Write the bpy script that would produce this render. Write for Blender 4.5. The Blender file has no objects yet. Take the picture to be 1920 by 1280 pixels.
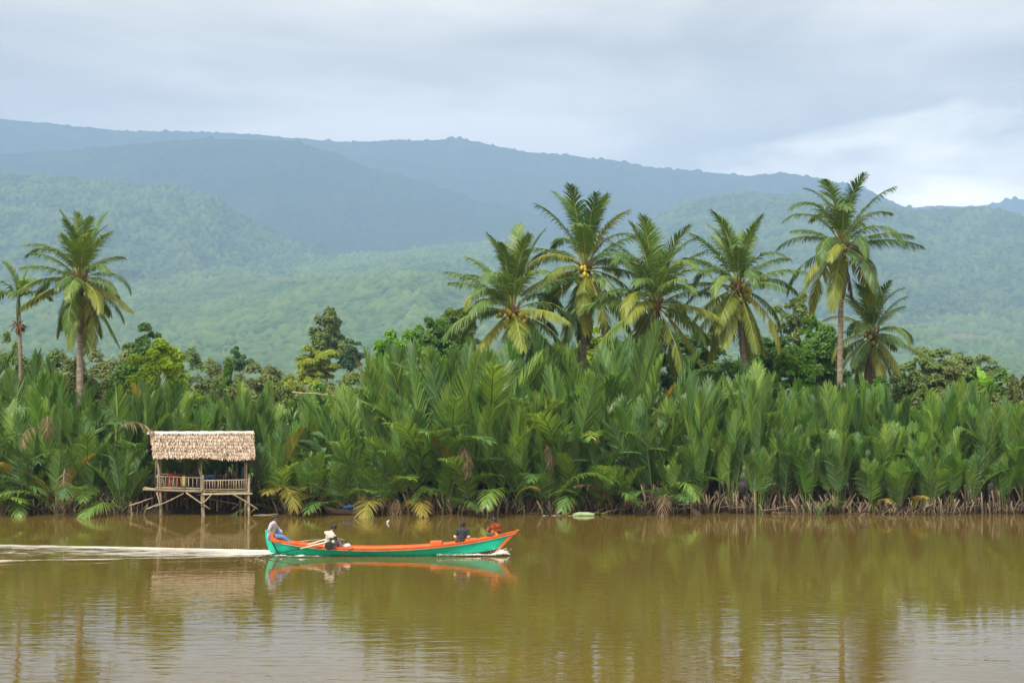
import bpy, math, random
import numpy as np
from mathutils import Vector, Matrix, Euler

SC = bpy.context.scene
COL = SC.collection
R = math.radians

# ------------------------------------------------------------------ camera
F = 3200.0            # focal length in pixels of the 1920 px wide photograph
CAMZ = 6.5
HOR = 704.0           # image row of the horizon
cam = bpy.data.cameras.new('camera')
cam.sensor_width = 36.0
cam.lens = F / 1920 * 36
cam.clip_start = 0.5
cam.clip_end = 20000
camo = bpy.data.objects.new('camera', cam)
COL.objects.link(camo)
camo.location = (0, 0, CAMZ)
camo.rotation_euler = (R(90) + math.atan((HOR - 640) / F), 0, 0)
SC.camera = camo

# ------------------------------------------------------------------ sky, sun, exposure
SUN_EL, SUN_AZ = R(52), R(215)     # sun behind the camera, to the left, veiled by cloud
world = bpy.data.worlds.new('World')
SC.world = world
world.use_nodes = True
nt = world.node_tree
nt.nodes.clear()


def N(tree, typ, **kw):
    n = tree.nodes.new(typ)
    for k, v in kw.items():
        if k == 'inp':
            for a, b in v.items():
                n.inputs[a].default_value = b
        else:
            setattr(n, k, v)
    return n


def ramp(tree, stops, interp='LINEAR'):
    n = tree.nodes.new('ShaderNodeValToRGB')
    n.color_ramp.interpolation = interp
    e = n.color_ramp.elements
    while len(e) < len(stops):
        e.new(0.5)
    for el, (p, c) in zip(e, stops):
        el.position = p
        el.color = (c[0], c[1], c[2], 1) if not isinstance(c, (int, float)) else (c, c, c, 1)
    return n


L = nt.links
sky = N(nt, 'ShaderNodeTexSky', sky_type='NISHITA', sun_disc=False, sun_elevation=SUN_EL,
        sun_rotation=SUN_AZ, air_density=1.0, dust_density=2.0, ozone_density=1.0)
tc = N(nt, 'ShaderNodeTexCoord')
mp = N(nt, 'ShaderNodeMapping')
mp.inputs['Scale'].default_value = (3.2, 3.2, 11.0)
mp.inputs['Location'].default_value = (0.35, 0.0, 0.1)
L.new(tc.outputs['Generated'], mp.inputs['Vector'])
nz = N(nt, 'ShaderNodeTexNoise', inp={'Scale': 1.0, 'Detail': 6.0, 'Roughness': 0.5, 'Distortion': 0.5})
L.new(mp.outputs['Vector'], nz.inputs['Vector'])
sep = N(nt, 'ShaderNodeSeparateXYZ')
L.new(tc.outputs['Generated'], sep.inputs[0])
cl = ramp(nt, [(0.36, (0.58, 0.52, 0.42)), (0.47, (0.76, 0.69, 0.55)), (0.56, (0.90, 0.82, 0.67)), (0.66, (1.14, 1.04, 0.88))])
L.new(nz.outputs['Fac'], cl.inputs['Fac'])


def M(op, a, b=None):
    n = nt.nodes.new('ShaderNodeMath')
    n.operation = op
    for i, v in enumerate((a, b)):
        if v is None:
            continue
        if isinstance(v, (int, float)):
            n.inputs[i].default_value = v
        else:
            L.new(v, n.inputs[i])
    return n.outputs[0]


# a brighter break in the cloud low on the right, with ragged edges, and a darker band at the left
nz2 = N(nt, 'ShaderNodeTexNoise', inp={'Scale': 2.6, 'Detail': 6.0, 'Roughness': 0.55, 'Distortion': 0.3})
L.new(mp.outputs['Vector'], nz2.inputs['Vector'])


def blob(cx, cz, rx, rz, k):
    dx = M('DIVIDE', M('SUBTRACT', sep.outputs[0], cx), rx)
    dz = M('DIVIDE', M('SUBTRACT', sep.outputs[2], cz), rz)
    d = M('SQRT', M('ADD', M('MULTIPLY', dx, dx), M('MULTIPLY', dz, dz)))
    d = M('ADD', d, M('MULTIPLY', M('SUBTRACT', nz2.outputs['Fac'], 0.5), 2.0))
    return M('MULTIPLY', M('MAXIMUM', M('SUBTRACT', 1.0, d), 0.0), k)


gain = M('ADD', 1.0, blob(0.262, 0.104, 0.15, 0.05, 2.6))
gain = M('ADD', gain, blob(-0.10, 0.235, 0.35, 0.05, 0.35))
gain = M('ADD', gain, blob(0.12, 0.235, 0.25, 0.04, 0.22))
gain = M('SUBTRACT', gain, blob(-0.30, 0.17, 0.25, 0.07, 0.34))
gain = M('SUBTRACT', gain, blob(0.24, 0.178, 0.30, 0.04, 0.34))
# the overcast is brighter overhead than at the horizon
zen = N(nt, 'ShaderNodeMapRange', inp={'From Min': 0.25, 'From Max': 0.9, 'To Min': 0.0, 'To Max': 0.75})
L.new(sep.outputs[2], zen.inputs['Value'])
gain = M('ADD', gain, zen.outputs[0])
sc_ = N(nt, 'ShaderNodeVectorMath', operation='SCALE')
L.new(cl.outputs['Color'], sc_.inputs[0])
L.new(M('MULTIPLY', gain, 8.3), sc_.inputs['Scale'])
mx = N(nt, 'ShaderNodeMix', data_type='RGBA')
mx.inputs[0].default_value = 0.9
L.new(sky.outputs[0], mx.inputs[6])
hi = N(nt, 'ShaderNodeMix', data_type='RGBA', blend_type='MULTIPLY')      # whiter, cooler cloud overhead
hi.inputs[7].default_value = (0.92, 1.03, 1.2, 1)
L.new(zen.outputs[0], hi.inputs[0])
L.new(sc_.outputs[0], hi.inputs[6])
L.new(hi.outputs[2], mx.inputs[7])
bg = N(nt, 'ShaderNodeBackground', inp={'Strength': 0.1})
L.new(mx.outputs[2], bg.inputs['Color'])
wo = N(nt, 'ShaderNodeOutputWorld')
L.new(bg.outputs[0], wo.inputs['Surface'])

sun = bpy.data.lights.new('sun', 'SUN')
sun.energy = 2.5
sun.angle = R(11)
sun.color = (1.0, 0.95, 0.86)
suno = bpy.data.objects.new('sun', sun)
COL.objects.link(suno)
# the sun stands at azimuth SUN_AZ measured clockwise from +Y
sd = Vector((math.sin(SUN_AZ) * math.cos(SUN_EL), math.cos(SUN_AZ) * math.cos(SUN_EL), math.sin(SUN_EL)))
suno.rotation_euler = sd.to_track_quat('Z', 'Y').to_euler()

SC.view_settings.view_transform = 'Standard'
SC.view_settings.look = 'None'
SC.view_settings.gamma = 1
SC.view_settings.exposure = 0.8
SC.cycles.use_denoising = True
SC.cycles.max_bounces = 7
SC.cycles.diffuse_bounces = 3
SC.cycles.glossy_bounces = 3
SC.cycles.transmission_bounces = 4
SC.cycles.transparent_max_bounces = 8
SC.cycles.volume_bounces = 1
SC.cycles.sample_clamp_indirect = 6
SC.cycles.caustics_reflective = False
SC.cycles.caustics_refractive = False

# ------------------------------------------------------------------ helpers


def at(px, py, Y):
    """world point that stands Y metres away where the photograph shows pixel (px, py)"""
    return Vector(((px - 960) / F * Y, Y, CAMZ + (HOR - py) / F * Y))


def tag(o, label=None, cat=None, group=None, kind=None):
    if label:
        o['label'] = label
    if cat:
        o['category'] = cat
    if group:
        o['group'] = group
    if kind:
        o['kind'] = kind
    return o


def link(name, data, parent=None):
    o = bpy.data.objects.new(name, data)
    COL.objects.link(o)
    if parent is not None:
        o.parent = parent
    return o


def thing(name, loc, label, cat, group=None, rz=0.0):
    o = bpy.data.objects.new(name, None)
    COL.objects.link(o)
    o.empty_display_size = 0.2
    o.location = loc
    o.rotation_euler = (0, 0, rz)
    return tag(o, label, cat, group)


class MB:
    """collects vertices and faces of one mesh, with one material index and one random value per face"""

    def __init__(s):
        s.v = []
        s.f = []
        s.m = []
        s.c = []

    def add(s, vs, fs, mi=0, c=0.5):
        o = len(s.v)
        s.v += [tuple(p) for p in vs]
        for f in fs:
            s.f.append(tuple(i + o for i in f))
            s.m.append(mi)
            s.c.append(c)

    def box(s, c, size, rot=None, mi=0, taper=1.0, cc=0.5):
        hx, hy, hz = size[0] / 2, size[1] / 2, size[2] / 2
        vs = []
        for z, k in ((-hz, 1.0), (hz, taper)):
            for x, y in ((-hx, -hy), (hx, -hy), (hx, hy), (-hx, hy)):
                p = Vector((x * k, y * k, z))
                if rot is not None:
                    p = rot @ p
                vs.append(p + Vector(c))
        s.add(vs, [(3, 2, 1, 0), (4, 5, 6, 7), (0, 1, 5, 4), (1, 2, 6, 5), (2, 3, 7, 6), (3, 0, 4, 7)], mi, cc)

    def beam(s, a, b, w, h, mi=0, cc=0.5):
        a, b = Vector(a), Vector(b)
        d = b - a
        q = d.to_track_quat('X', 'Z').to_matrix()
        s.box((a + b) / 2, (d.length, w, h), q, mi, 1.0, cc)

    def tube(s, pts, rad, n=6, mi=0, cc=0.5, cap=True, jit=0.0, rng=None):
        pts = [Vector(p) for p in pts]
        if isinstance(rad, (int, float)):
            rad = [rad] * len(pts)
        vs, fs = [], []
        prev = None
        for i, p in enumerate(pts):
            t = (pts[min(i + 1, len(pts) - 1)] - pts[max(i - 1, 0)]).normalized()
            if prev is None:
                a = t.orthogonal().normalized()
            else:
                a = (prev - t * prev.dot(t)).normalized()
            prev = a
            b = t.cross(a)
            for k in range(n):
                an = 2 * math.pi * k / n
                r = rad[i] * (1 + (rng.uniform(-jit, jit) if rng else 0))
                vs.append(p + (a * math.cos(an) + b * math.sin(an)) * r)
        for i in range(len(pts) - 1):
            for k in range(n):
                k2 = (k + 1) % n
                fs.append((i * n + k, i * n + k2, (i + 1) * n + k2, (i + 1) * n + k))
        if cap:
            fs.append(tuple(range(n - 1, -1, -1)))
            fs.append(tuple((len(pts) - 1) * n + k for k in range(n)))
        s.add(vs, fs, mi, cc)

    def ball(s, c, r, nu=10, nv=7, mi=0, cc=0.5, sq=(1, 1, 1)):
        vs = [Vector(c) + Vector((0, 0, -r * sq[2]))]
        fs = []
        for j in range(1, nv):
            ph = -math.pi / 2 + math.pi * j / nv
            for i in range(nu):
                th = 2 * math.pi * i / nu
                vs.append(Vector(c) + Vector((r * sq[0] * math.cos(ph) * math.cos(th), r * sq[1] * math.cos(ph) * math.sin(th), r * sq[2] * math.sin(ph))))
        vs.append(Vector(c) + Vector((0, 0, r * sq[2])))
        for i in range(nu):
            fs.append((0, 1 + (i + 1) % nu, 1 + i))
            fs.append((len(vs) - 1, 1 + (nv - 2) * nu + i, 1 + (nv - 2) * nu + (i + 1) % nu))
        for j in range(nv - 2):
            for i in range(nu):
                a = 1 + j * nu
                fs.append((a + i, a + (i + 1) % nu, a + nu + (i + 1) % nu, a + nu + i))
        s.add(vs, fs, mi, cc)

    def extrude(s, outline, y0, y1, mi=0, cc=0.5):
        """outline: (x, z) points; solid between y0 and y1"""
        n = len(outline)
        vs = [(x, y0, z) for x, z in outline] + [(x, y1, z) for x, z in outline]
        fs = [tuple(range(n)), tuple(range(2 * n - 1, n - 1, -1))]
        for i in range(n):
            j = (i + 1) % n
            fs.append((j, i, n + i, n + j))
        s.add(vs, fs, mi, cc)

    def mesh(s, name, mats, smooth=False):
        me = bpy.data.meshes.new(name)
        me.from_pydata(s.v, [], s.f)
        for m in (mats if isinstance(mats, (list, tuple)) else [mats]):
            me.materials.append(m)
        me.polygons.foreach_set('material_index', s.m)
        if smooth:
            me.polygons.foreach_set('use_smooth', [True] * len(s.f))
        at_ = me.attributes.new('rnd', 'FLOAT', 'FACE')
        at_.data.foreach_set('value', s.c)
        me.update()
        return me

    def build(s, name, mats, parent=None, smooth=False, origin=None):
        o = link(name, s.mesh(name, mats, smooth), parent)
        return o


def np_mesh(name, verts, faces, mats, rnd=None, smooth=False, extra=None):
    me = bpy.data.meshes.new(name)
    nv, (nf, k) = len(verts), faces.shape
    me.vertices.add(nv)
    me.vertices.foreach_set('co', np.ascontiguousarray(verts, dtype=np.float32).ravel())
    me.loops.add(nf * k)
    me.loops.foreach_set('vertex_index', np.ascontiguousarray(faces, dtype=np.int32).ravel())
    me.polygons.add(nf)
    me.polygons.foreach_set('loop_start', np.arange(0, nf * k, k, dtype=np.int32))
    if smooth:
        me.polygons.foreach_set('use_smooth', np.ones(nf, dtype=bool))
    if rnd is not None:
        a = me.attributes.new('rnd', 'FLOAT', 'FACE')
        a.data.foreach_set('value', np.ascontiguousarray(rnd, dtype=np.float32))
    for an, av in (extra or {}).items():
        a = me.attributes.new(an, 'FLOAT', 'POINT')
        a.data.foreach_set('value', np.ascontiguousarray(av, dtype=np.float32))
    for m in (mats if isinstance(mats, (list, tuple)) else [mats]):
        me.materials.append(m)
    me.update(calc_edges=True)
    me.validate()
    return me


# ------------------------------------------------------------------ materials


def new_mat(name):
    m = bpy.data.materials.new(name)
    m.use_nodes = True
    t = m.node_tree
    t.nodes.clear()
    out = t.nodes.new('ShaderNodeOutputMaterial')
    return m, t, out


def leaf_mat(name, stops, rough=0.5, trans=0.3, face_var=0.35, tip=None, spec=0.35, tcol=1.3):
    """foliage: colour differs from plant to plant and from leaf to leaf; light passes through the blades"""
    m, t, out = new_mat(name)
    l = t.links
    oi = t.nodes.new('ShaderNodeObjectInfo')
    ra = N(t, 'ShaderNodeAttribute', attribute_name='rnd')
    mixf = N(t, 'ShaderNodeMix', data_type='FLOAT')
    mixf.inputs[0].default_value = face_var
    l.new(oi.outputs['Random'], mixf.inputs[2])
    l.new(ra.outputs['Fac'], mixf.inputs[3])
    r_ = ramp(t, stops)
    l.new(mixf.outputs[0], r_.inputs['Fac'])
    col = r_.outputs['Color']
    if tip is not None:
        ta = N(t, 'ShaderNodeAttribute', attribute_name='dry')
        mc = N(t, 'ShaderNodeMix', data_type='RGBA')
        l.new(ta.outputs['Fac'], mc.inputs[0])
        l.new(col, mc.inputs[6])
        mc.inputs[7].default_value = (*tip, 1)
        col = mc.outputs[2]
    p = N(t, 'ShaderNodeBsdfPrincipled', inp={'Roughness': rough, 'Specular IOR Level': spec})
    l.new(col, p.inputs['Base Color'])
    tr = t.nodes.new('ShaderNodeBsdfTranslucent')
    sv = N(t, 'ShaderNodeMix', data_type='RGBA', blend_type='MULTIPLY')
    sv.inputs[0].default_value = 1.0
    l.new(col, sv.inputs[6])
    sv.inputs[7].default_value = (tcol * 1.1, tcol, tcol * 0.5, 1)
    l.new(sv.outputs[2], tr.inputs['Color'])
    ms = t.nodes.new('ShaderNodeMixShader')
    ms.inputs[0].default_value = trans
    l.new(p.outputs[0], ms.inputs[1])
    l.new(tr.outputs[0], ms.inputs[2])
    l.new(ms.outputs[0], out.inputs['Surface'])
    return m


def surf_mat(name, stops, scale=4.0, stretch=(1, 1, 1), rough=0.7, bump=0.0, detail=5.0, spec=0.3, use_rnd=0.0, metallic=0.0, bscale=None):
    """a surface whose colour wanders through the ramp with a noise in object space"""
    m, t, out = new_mat(name)
    l = t.links
    tc_ = t.nodes.new('ShaderNodeTexCoord')
    mp_ = t.nodes.new('ShaderNodeMapping')
    mp_.inputs['Scale'].default_value = stretch
    l.new(tc_.outputs['Object'], mp_.inputs['Vector'])
    n = N(t, 'ShaderNodeTexNoise', inp={'Scale': scale, 'Detail': detail, 'Roughness': 0.6})
    l.new(mp_.outputs[0], n.inputs['Vector'])
    fac = n.outputs['Fac']
    if use_rnd:
        ra = N(t, 'ShaderNodeAttribute', attribute_name='rnd')
        mf = N(t, 'ShaderNodeMix', data_type='FLOAT')
        mf.inputs[0].default_value = use_rnd
        l.new(fac, mf.inputs[2])
        l.new(ra.outputs['Fac'], mf.inputs[3])
        fac = mf.outputs[0]
    r_ = ramp(t, stops)
    l.new(fac, r_.inputs['Fac'])
    p = N(t, 'ShaderNodeBsdfPrincipled', inp={'Roughness': rough, 'Specular IOR Level': spec, 'Metallic': metallic})
    l.new(r_.outputs['Color'], p.inputs['Base Color'])
    if bump:
        b = N(t, 'ShaderNodeBump', inp={'Strength': 0.6, 'Distance': bump})
        l.new(n.outputs['Fac'], b.inputs['Height'])
        l.new(b.outputs[0], p.inputs['Normal'])
    l.new(p.outputs[0], out.inputs['Surface'])
    return m


def s2l(r, g, b):
    f = lambda c: (c / 255 / 12.92) if c / 255 <= 0.04045 else ((c / 255 + 0.055) / 1.055) ** 2.4
    return (f(r), f(g), f(b))


# ------------------------------------------------------------------ noise for terrain
_tab = np.random.default_rng(11).random((256, 256))


def vnoise(x, y, seed=0):
    x = np.asarray(x, dtype=float) + seed * 17.31
    y = np.asarray(y, dtype=float) + seed * 9.77
    xi, yi = np.floor(x).astype(int), np.floor(y).astype(int)
    fx, fy = x - xi, y - yi
    fx, fy = fx * fx * (3 - 2 * fx), fy * fy * (3 - 2 * fy)
    g = lambda a, b: _tab[a % 256, b % 256]
    return (g(xi, yi) * (1 - fx) + g(xi + 1, yi) * fx) * (1 - fy) + (g(xi, yi + 1) * (1 - fx) + g(xi + 1, yi + 1) * fx) * fy


def fbm(x, y, seed=0, oct=4):
    s, a, tot = 0, 1.0, 0
    for i in range(oct):
        s = s + a * (vnoise(x * 2 ** i, y * 2 ** i, seed + i) - 0.5)
        tot += a
        a *= 0.5
    return s / tot * 2


def canopy(x, y, cell, seed=0):
    """dome-shaped tree crowns: height 0..1 of the crown that covers (x, y), and that crown's own random value"""
    x = np.asarray(x, dtype=float) / cell
    y = np.asarray(y, dtype=float) / cell
    xi, yi = np.floor(x).astype(int), np.floor(y).astype(int)
    best = np.zeros_like(x)
    rv = np.zeros_like(x)
    for dx in (-1, 0, 1):
        for dy in (-1, 0, 1):
            cx, cy = xi + dx, yi + dy
            a, b = (cx * 7 + seed * 31) % 256, (cy * 13 + seed * 5) % 256
            h1, h2, h3 = _tab[a, b], _tab[(a + 71) % 256, (b + 37) % 256], _tab[(a + 133) % 256, (b + 91) % 256]
            d2 = (x - cx - h1) ** 2 + (y - cy - h2) ** 2
            hh = np.clip(1 - d2 * 1.3, 0, 1) ** 0.5 * (0.35 + 0.65 * h3)
            up = hh > best
            best = np.where(up, hh, best)
            rv = np.where(up, h3, rv)
    return best, rv
# ================================================================== water, ground, bank, hills
def water_mat():
    m, t, out = new_mat('muddy_water')
    l = t.links
    tc_ = t.nodes.new('ShaderNodeTexCoord')

    def noise(scale, stretch, detail=3.0, dist=0.0, rot=0.0):
        mp_ = t.nodes.new('ShaderNodeMapping')
        mp_.inputs['Scale'].default_value = stretch
        mp_.inputs['Rotation'].default_value = (0, 0, rot)
        l.new(tc_.outputs['Object'], mp_.inputs['Vector'])
        n = N(t, 'ShaderNodeTexNoise', inp={'Scale': scale, 'Detail': detail, 'Roughness': 0.55, 'Distortion': dist})
        l.new(mp_.outputs[0], n.inputs['Vector'])
        return n.outputs['Fac']

    big = noise(0.06, (1, 1, 1), 4.0, 0.4)
    amp = ramp(t, [(0.35, 0.35), (0.65, 1.0)])
    l.new(big, amp.inputs['Fac'])
    a = noise(2.0, (0.45, 1.35, 1), 2.0, 0.5)
    b = noise(6.0, (0.7, 1.3, 1), 3.0, 0.3, 0.25)
    c = noise(0.35, (0.6, 1.2, 1), 2.0)
    mul = lambda x, k: (lambda n: (l.new(x, n.inputs[0]), n.inputs[1].__setattr__('default_value', k), n.outputs[0])[2])(N(t, 'ShaderNodeMath', operation='MULTIPLY'))
    add = lambda x, y: (lambda n: (l.new(x, n.inputs[0]), l.new(y, n.inputs[1]), n.outputs[0])[2])(N(t, 'ShaderNodeMath', operation='ADD'))
    h = add(add(mul(a, 0.021), mul(b, 0.0018)), mul(c, 0.018))
    hm = N(t, 'ShaderNodeMath', operation='MULTIPLY')
    l.new(h, hm.inputs[0])
    sy_ = t.nodes.new('ShaderNodeSeparateXYZ')
    l.new(tc_.outputs['Object'], sy_.inputs[0])
    br = N(t, 'ShaderNodeMapRange', inp={'From Min': 34.0, 'From Max': 58.0, 'To Min': 0.78, 'To Max': 0.34})
    l.new(sy_.outputs[1], br.inputs['Value'])   # the breeze dies away towards the sheltered bank
    am = N(t, 'ShaderNodeMath', operation='MULTIPLY')
    l.new(amp.outputs['Color'], am.inputs[0])
    l.new(br.outputs[0], am.inputs[1])
    l.new(am.outputs[0], hm.inputs[1])
    bmp = N(t, 'ShaderNodeBump', inp={'Strength': 1.0, 'Distance': 1.0})
    l.new(hm.outputs[0], bmp.inputs['Height'])
    colr = ramp(t, [(0.3, (0.106, 0.070, 0.014)), (0.7, (0.136, 0.093, 0.019))])
    l.new(noise(0.05, (0.5, 1, 1), 3.0), colr.inputs['Fac'])
    p = N(t, 'ShaderNodeBsdfPrincipled', inp={'Roughness': 0.02, 'IOR': 1.33, 'Specular IOR Level': 0.5})
    l.new(colr.outputs['Color'], p.inputs['Base Color'])
    l.new(bmp.outputs[0], p.inputs['Normal'])
    l.new(p.outputs[0], out.inputs['Surface'])
    return m


wm = MB()
wm.add([(-700, -40, 0), (700, -40, 0), (700, 95, 0), (-700, 95, 0)], [(0, 1, 2, 3)])
tag(wm.build('river_water', water_mat()), kind='structure')


def grid_obj(name, xs, ys, zf, mat, extra=None, smooth=True):
    X, Y = np.meshgrid(xs, ys)
    Z = zf(X, Y)
    V = np.stack([X, Y, Z], -1).reshape(-1, 3)
    nx, ny = len(xs), len(ys)
    i = np.arange(nx - 1)[None, :] + nx * np.arange(ny - 1)[:, None]
    Fc = np.stack([i, i + 1, i + 1 + nx, i + nx], -1).reshape(-1, 4)
    ex = {k: f(X, Y).ravel() for k, f in (extra or {}).items()}
    return link(name, np_mesh(name, V, Fc, mat, None, smooth, ex))


SHORE = 80.9


def shore_y(x):
    return SHORE + 0.35 * fbm(np.asarray(x) * 0.35, np.zeros_like(np.asarray(x, dtype=float)) + 3.3, 5, 3)


def bank_z(x, y):
    d = np.asarray(y) - shore_y(x)
    z = np.where(d < 0, d * 0.35, np.minimum(0.55, 0.42 * (1 - np.exp(-d * 1.6)) + 0.02 * d))
    z = z + 0.10 * fbm(np.asarray(x) * 1.3, np.asarray(y) * 1.3, 2, 3) * np.clip(d + 0.6, 0, 1)
    return np.maximum(z, -0.5)


mud = surf_mat('river_mud', [(0.3, (0.018, 0.013, 0.008)), (0.6, (0.05, 0.036, 0.022)), (0.8, (0.085, 0.062, 0.04))], 2.0, rough=0.55, bump=0.03)
xs = np.concatenate([np.linspace(-600, -60, 20)[:-1], np.arange(-60, 60.01, 0.4), np.linspace(60, 600, 20)[1:]])
ys = np.concatenate([np.arange(79.0, 86, 0.3), np.array([87, 89, 92, 96])])
tag(grid_obj('mud_bank', xs, ys, bank_z, mud), kind='structure')

field = surf_mat('field_ground', [(0.3, (0.05, 0.07, 0.02)), (0.6, (0.09, 0.12, 0.035)), (0.8, (0.14, 0.12, 0.06))], 0.05, rough=0.9, spec=0.1)
tag(grid_obj('ground', np.linspace(-7600, 7600, 60), np.array([95.5, 120, 200, 400, 800, 1500, 3000, 5000, 8800]), lambda X, Y: 0.5 + 0 * X, field), kind='structure')


def hill_mat(name, stops, scale, soil=(0.30, 0.20, 0.14)):
    m, t, out = new_mat(name)
    l = t.links
    tc_ = t.nodes.new('ShaderNodeTexCoord')
    n = N(t, 'ShaderNodeTexNoise', inp={'Scale': scale * 0.35, 'Detail': 8.0, 'Roughness': 0.68})
    l.new(tc_.outputs['Object'], n.inputs['Vector'])
    ra = N(t, 'ShaderNodeAttribute', attribute_name='tone')
    mf = N(t, 'ShaderNodeMix', data_type='FLOAT')
    mf.inputs[0].default_value = 0.65
    l.new(n.outputs['Fac'], mf.inputs[2])
    l.new(ra.outputs['Fac'], mf.inputs[3])
    r_ = ramp(t, stops)
    l.new(mf.outputs[0], r_.inputs['Fac'])
    sa = N(t, 'ShaderNodeAttribute', attribute_name='soil')
    mc = N(t, 'ShaderNodeMix', data_type='RGBA')
    l.new(sa.outputs['Fac'], mc.inputs[0])
    l.new(r_.outputs['Color'], mc.inputs[6])
    mc.inputs[7].default_value = (*soil, 1)
    p = N(t, 'ShaderNodeBsdfPrincipled', inp={'Roughness': 0.9, 'Specular IOR Level': 0.1})
    l.new(mc.outputs[2], p.inputs['Base Color'])
    l.new(p.outputs[0], out.inputs['Surface'])
    return m


def hill(name, prof, Yr, Yf, foot_py, mat, step, cell, amp, gully, power=1.2, seed=0, back=0.12, soils=(), meadow=0.0, gk=0.13, far=1.0):
    """one forested ridge: its crest stands at distance Yr, its foot at Yf"""
    S = 1.9           # the hills' distances were first laid out nearer by this factor
    S *= far
    Yr, Yf, step, cell, amp, gully = Yr * S, Yf * S, step * 1.4, cell * 1.3, amp * 1.45, gully * S
    soils = [(a, b_ * S, c_ * 1.8, d_ * 1.8) for (a, b_, c_, d_) in soils]
    px = np.array([p[0] for p in prof], dtype=float)
    pz = np.array([CAMZ + (HOR - p[1]) / F * Yr for p in prof])
    pX = (px - 960) / F * Yr
    xs = np.arange(pX[0], pX[-1] + step, step)
    depth = Yr - Yf
    ys = np.concatenate([np.arange(Yf, Yr, step * 1.5), np.arange(Yr, Yr + depth * back, step * 2.5)])
    zfoot = -1.0
    store = {}

    def zf(X, Y):
        wob = fbm(X / (depth * 0.35), Y / (depth * 0.35), seed + 40, 3) * depth * 0.05
        Zr = np.interp(X, pX, pz)
        v = np.clip((Y + wob * np.clip((Yr - Y) / depth, 0, 1) * 2 - Yf) / depth, 0, 1)
        s_ = v ** power
        z = zfoot + (Zr - zfoot) * s_
        z = np.where(Y > Yr, Zr - (Y - Yr) * 0.5, z)
        g = 1 - np.abs(fbm(X / gully, Y / (gully * 2.2), seed, 4)) * 2.0
        z = z + 2.2 * fbm(X / 5, Y / 5, seed + 33, 2)
        z = z + (g - 0.6) * gully * gk * np.clip(v * (1 - v) * 4, 0, 1)
        c, rv = canopy(X + 4 * fbm(X / 9, Y / 9, seed + 50, 2), Y + 4 * fbm(X / 9, Y / 9, seed + 60, 2), cell, seed)
        cs, rs = canopy(X + 3 * fbm(X / 6, Y / 6, seed + 55, 2), Y, cell * 0.6, seed + 7)
        patch = np.clip(fbm(X / (cell * 6), Y / (cell * 6), seed + 21, 3) * 1.6 + 0.55, 0.15, 1)
        rv = np.where(cs * 0.7 > c * patch, rs, rv)
        c = np.maximum(c * patch, cs * 0.7 * (0.5 + 0.5 * patch))
        big = np.where(rv > 0.93, c ** 0.7, 0)
        md = np.clip(fbm(X / (cell * 9), Y / (cell * 9), seed + 9, 3) * 2.0 + 0.5, 0, 1) if meadow else 0
        md = md * meadow * np.clip(1.25 - v, 0, 1) * (1 - 0.6 * (cs > 0.55))
        so = np.zeros_like(X)
        for (sx, sy, rx, ry) in soils:
            # the clearing's place on this slope
            Yc = sy
            Xc = (sx - 960) / F * Yc
            dd = ((X - Xc) / rx) ** 2 + ((Y - Yc) / ry) ** 2 + fbm(X / 22, Y / 45, seed + 2, 3) * 1.4
            so = np.maximum(so, np.clip((1.0 - dd) * 2.5, 0, 1))
        k = (1 - md) * (1 - so)
        store['tone'] = np.clip(0.15 + 0.75 * rv * (1 - md) + 0.65 * md - 0.25 * (1 - c) * (1 - md), 0, 1)  # random tone per crown; shade in the gaps between crowns is painted in
        store['soil'] = so * 0.35
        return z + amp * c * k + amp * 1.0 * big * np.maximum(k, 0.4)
    return tag(grid_obj(name, xs, ys, zf, mat, {'tone': lambda X, Y: store['tone'], 'soil': lambda X, Y: store['soil']}, True), kind='structure')


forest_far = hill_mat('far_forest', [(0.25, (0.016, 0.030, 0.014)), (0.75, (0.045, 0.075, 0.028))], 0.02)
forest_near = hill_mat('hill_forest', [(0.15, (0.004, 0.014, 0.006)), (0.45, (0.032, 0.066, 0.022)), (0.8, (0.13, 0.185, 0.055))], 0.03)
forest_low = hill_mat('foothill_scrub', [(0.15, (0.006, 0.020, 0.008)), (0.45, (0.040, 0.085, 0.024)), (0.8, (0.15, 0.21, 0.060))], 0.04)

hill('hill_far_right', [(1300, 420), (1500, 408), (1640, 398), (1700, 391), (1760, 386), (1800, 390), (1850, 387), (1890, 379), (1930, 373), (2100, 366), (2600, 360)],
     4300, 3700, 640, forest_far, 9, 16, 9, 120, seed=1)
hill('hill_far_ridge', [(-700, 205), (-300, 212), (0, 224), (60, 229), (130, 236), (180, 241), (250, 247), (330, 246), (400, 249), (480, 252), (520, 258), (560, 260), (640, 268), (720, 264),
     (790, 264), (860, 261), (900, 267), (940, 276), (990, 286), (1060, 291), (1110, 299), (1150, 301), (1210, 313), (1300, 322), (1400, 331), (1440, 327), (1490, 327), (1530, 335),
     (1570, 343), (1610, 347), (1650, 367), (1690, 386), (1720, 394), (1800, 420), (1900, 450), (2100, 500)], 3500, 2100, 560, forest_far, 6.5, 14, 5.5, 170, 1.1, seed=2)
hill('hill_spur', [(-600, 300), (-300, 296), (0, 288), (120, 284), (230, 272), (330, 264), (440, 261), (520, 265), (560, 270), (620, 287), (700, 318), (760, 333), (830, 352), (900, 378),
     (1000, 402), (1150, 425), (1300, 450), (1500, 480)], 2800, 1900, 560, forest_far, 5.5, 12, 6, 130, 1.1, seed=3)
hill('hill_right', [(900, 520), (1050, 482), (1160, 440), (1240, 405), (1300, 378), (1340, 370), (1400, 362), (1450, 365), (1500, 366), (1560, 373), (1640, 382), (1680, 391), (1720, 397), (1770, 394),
     (1830, 390), (1880, 396), (1910, 408), (1960, 425), (2100, 440), (2400, 480)], 1750, 950, 640, forest_near, 2.7, 8.5, 6.5, 120, 1.15, seed=4, far=1.32)
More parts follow.
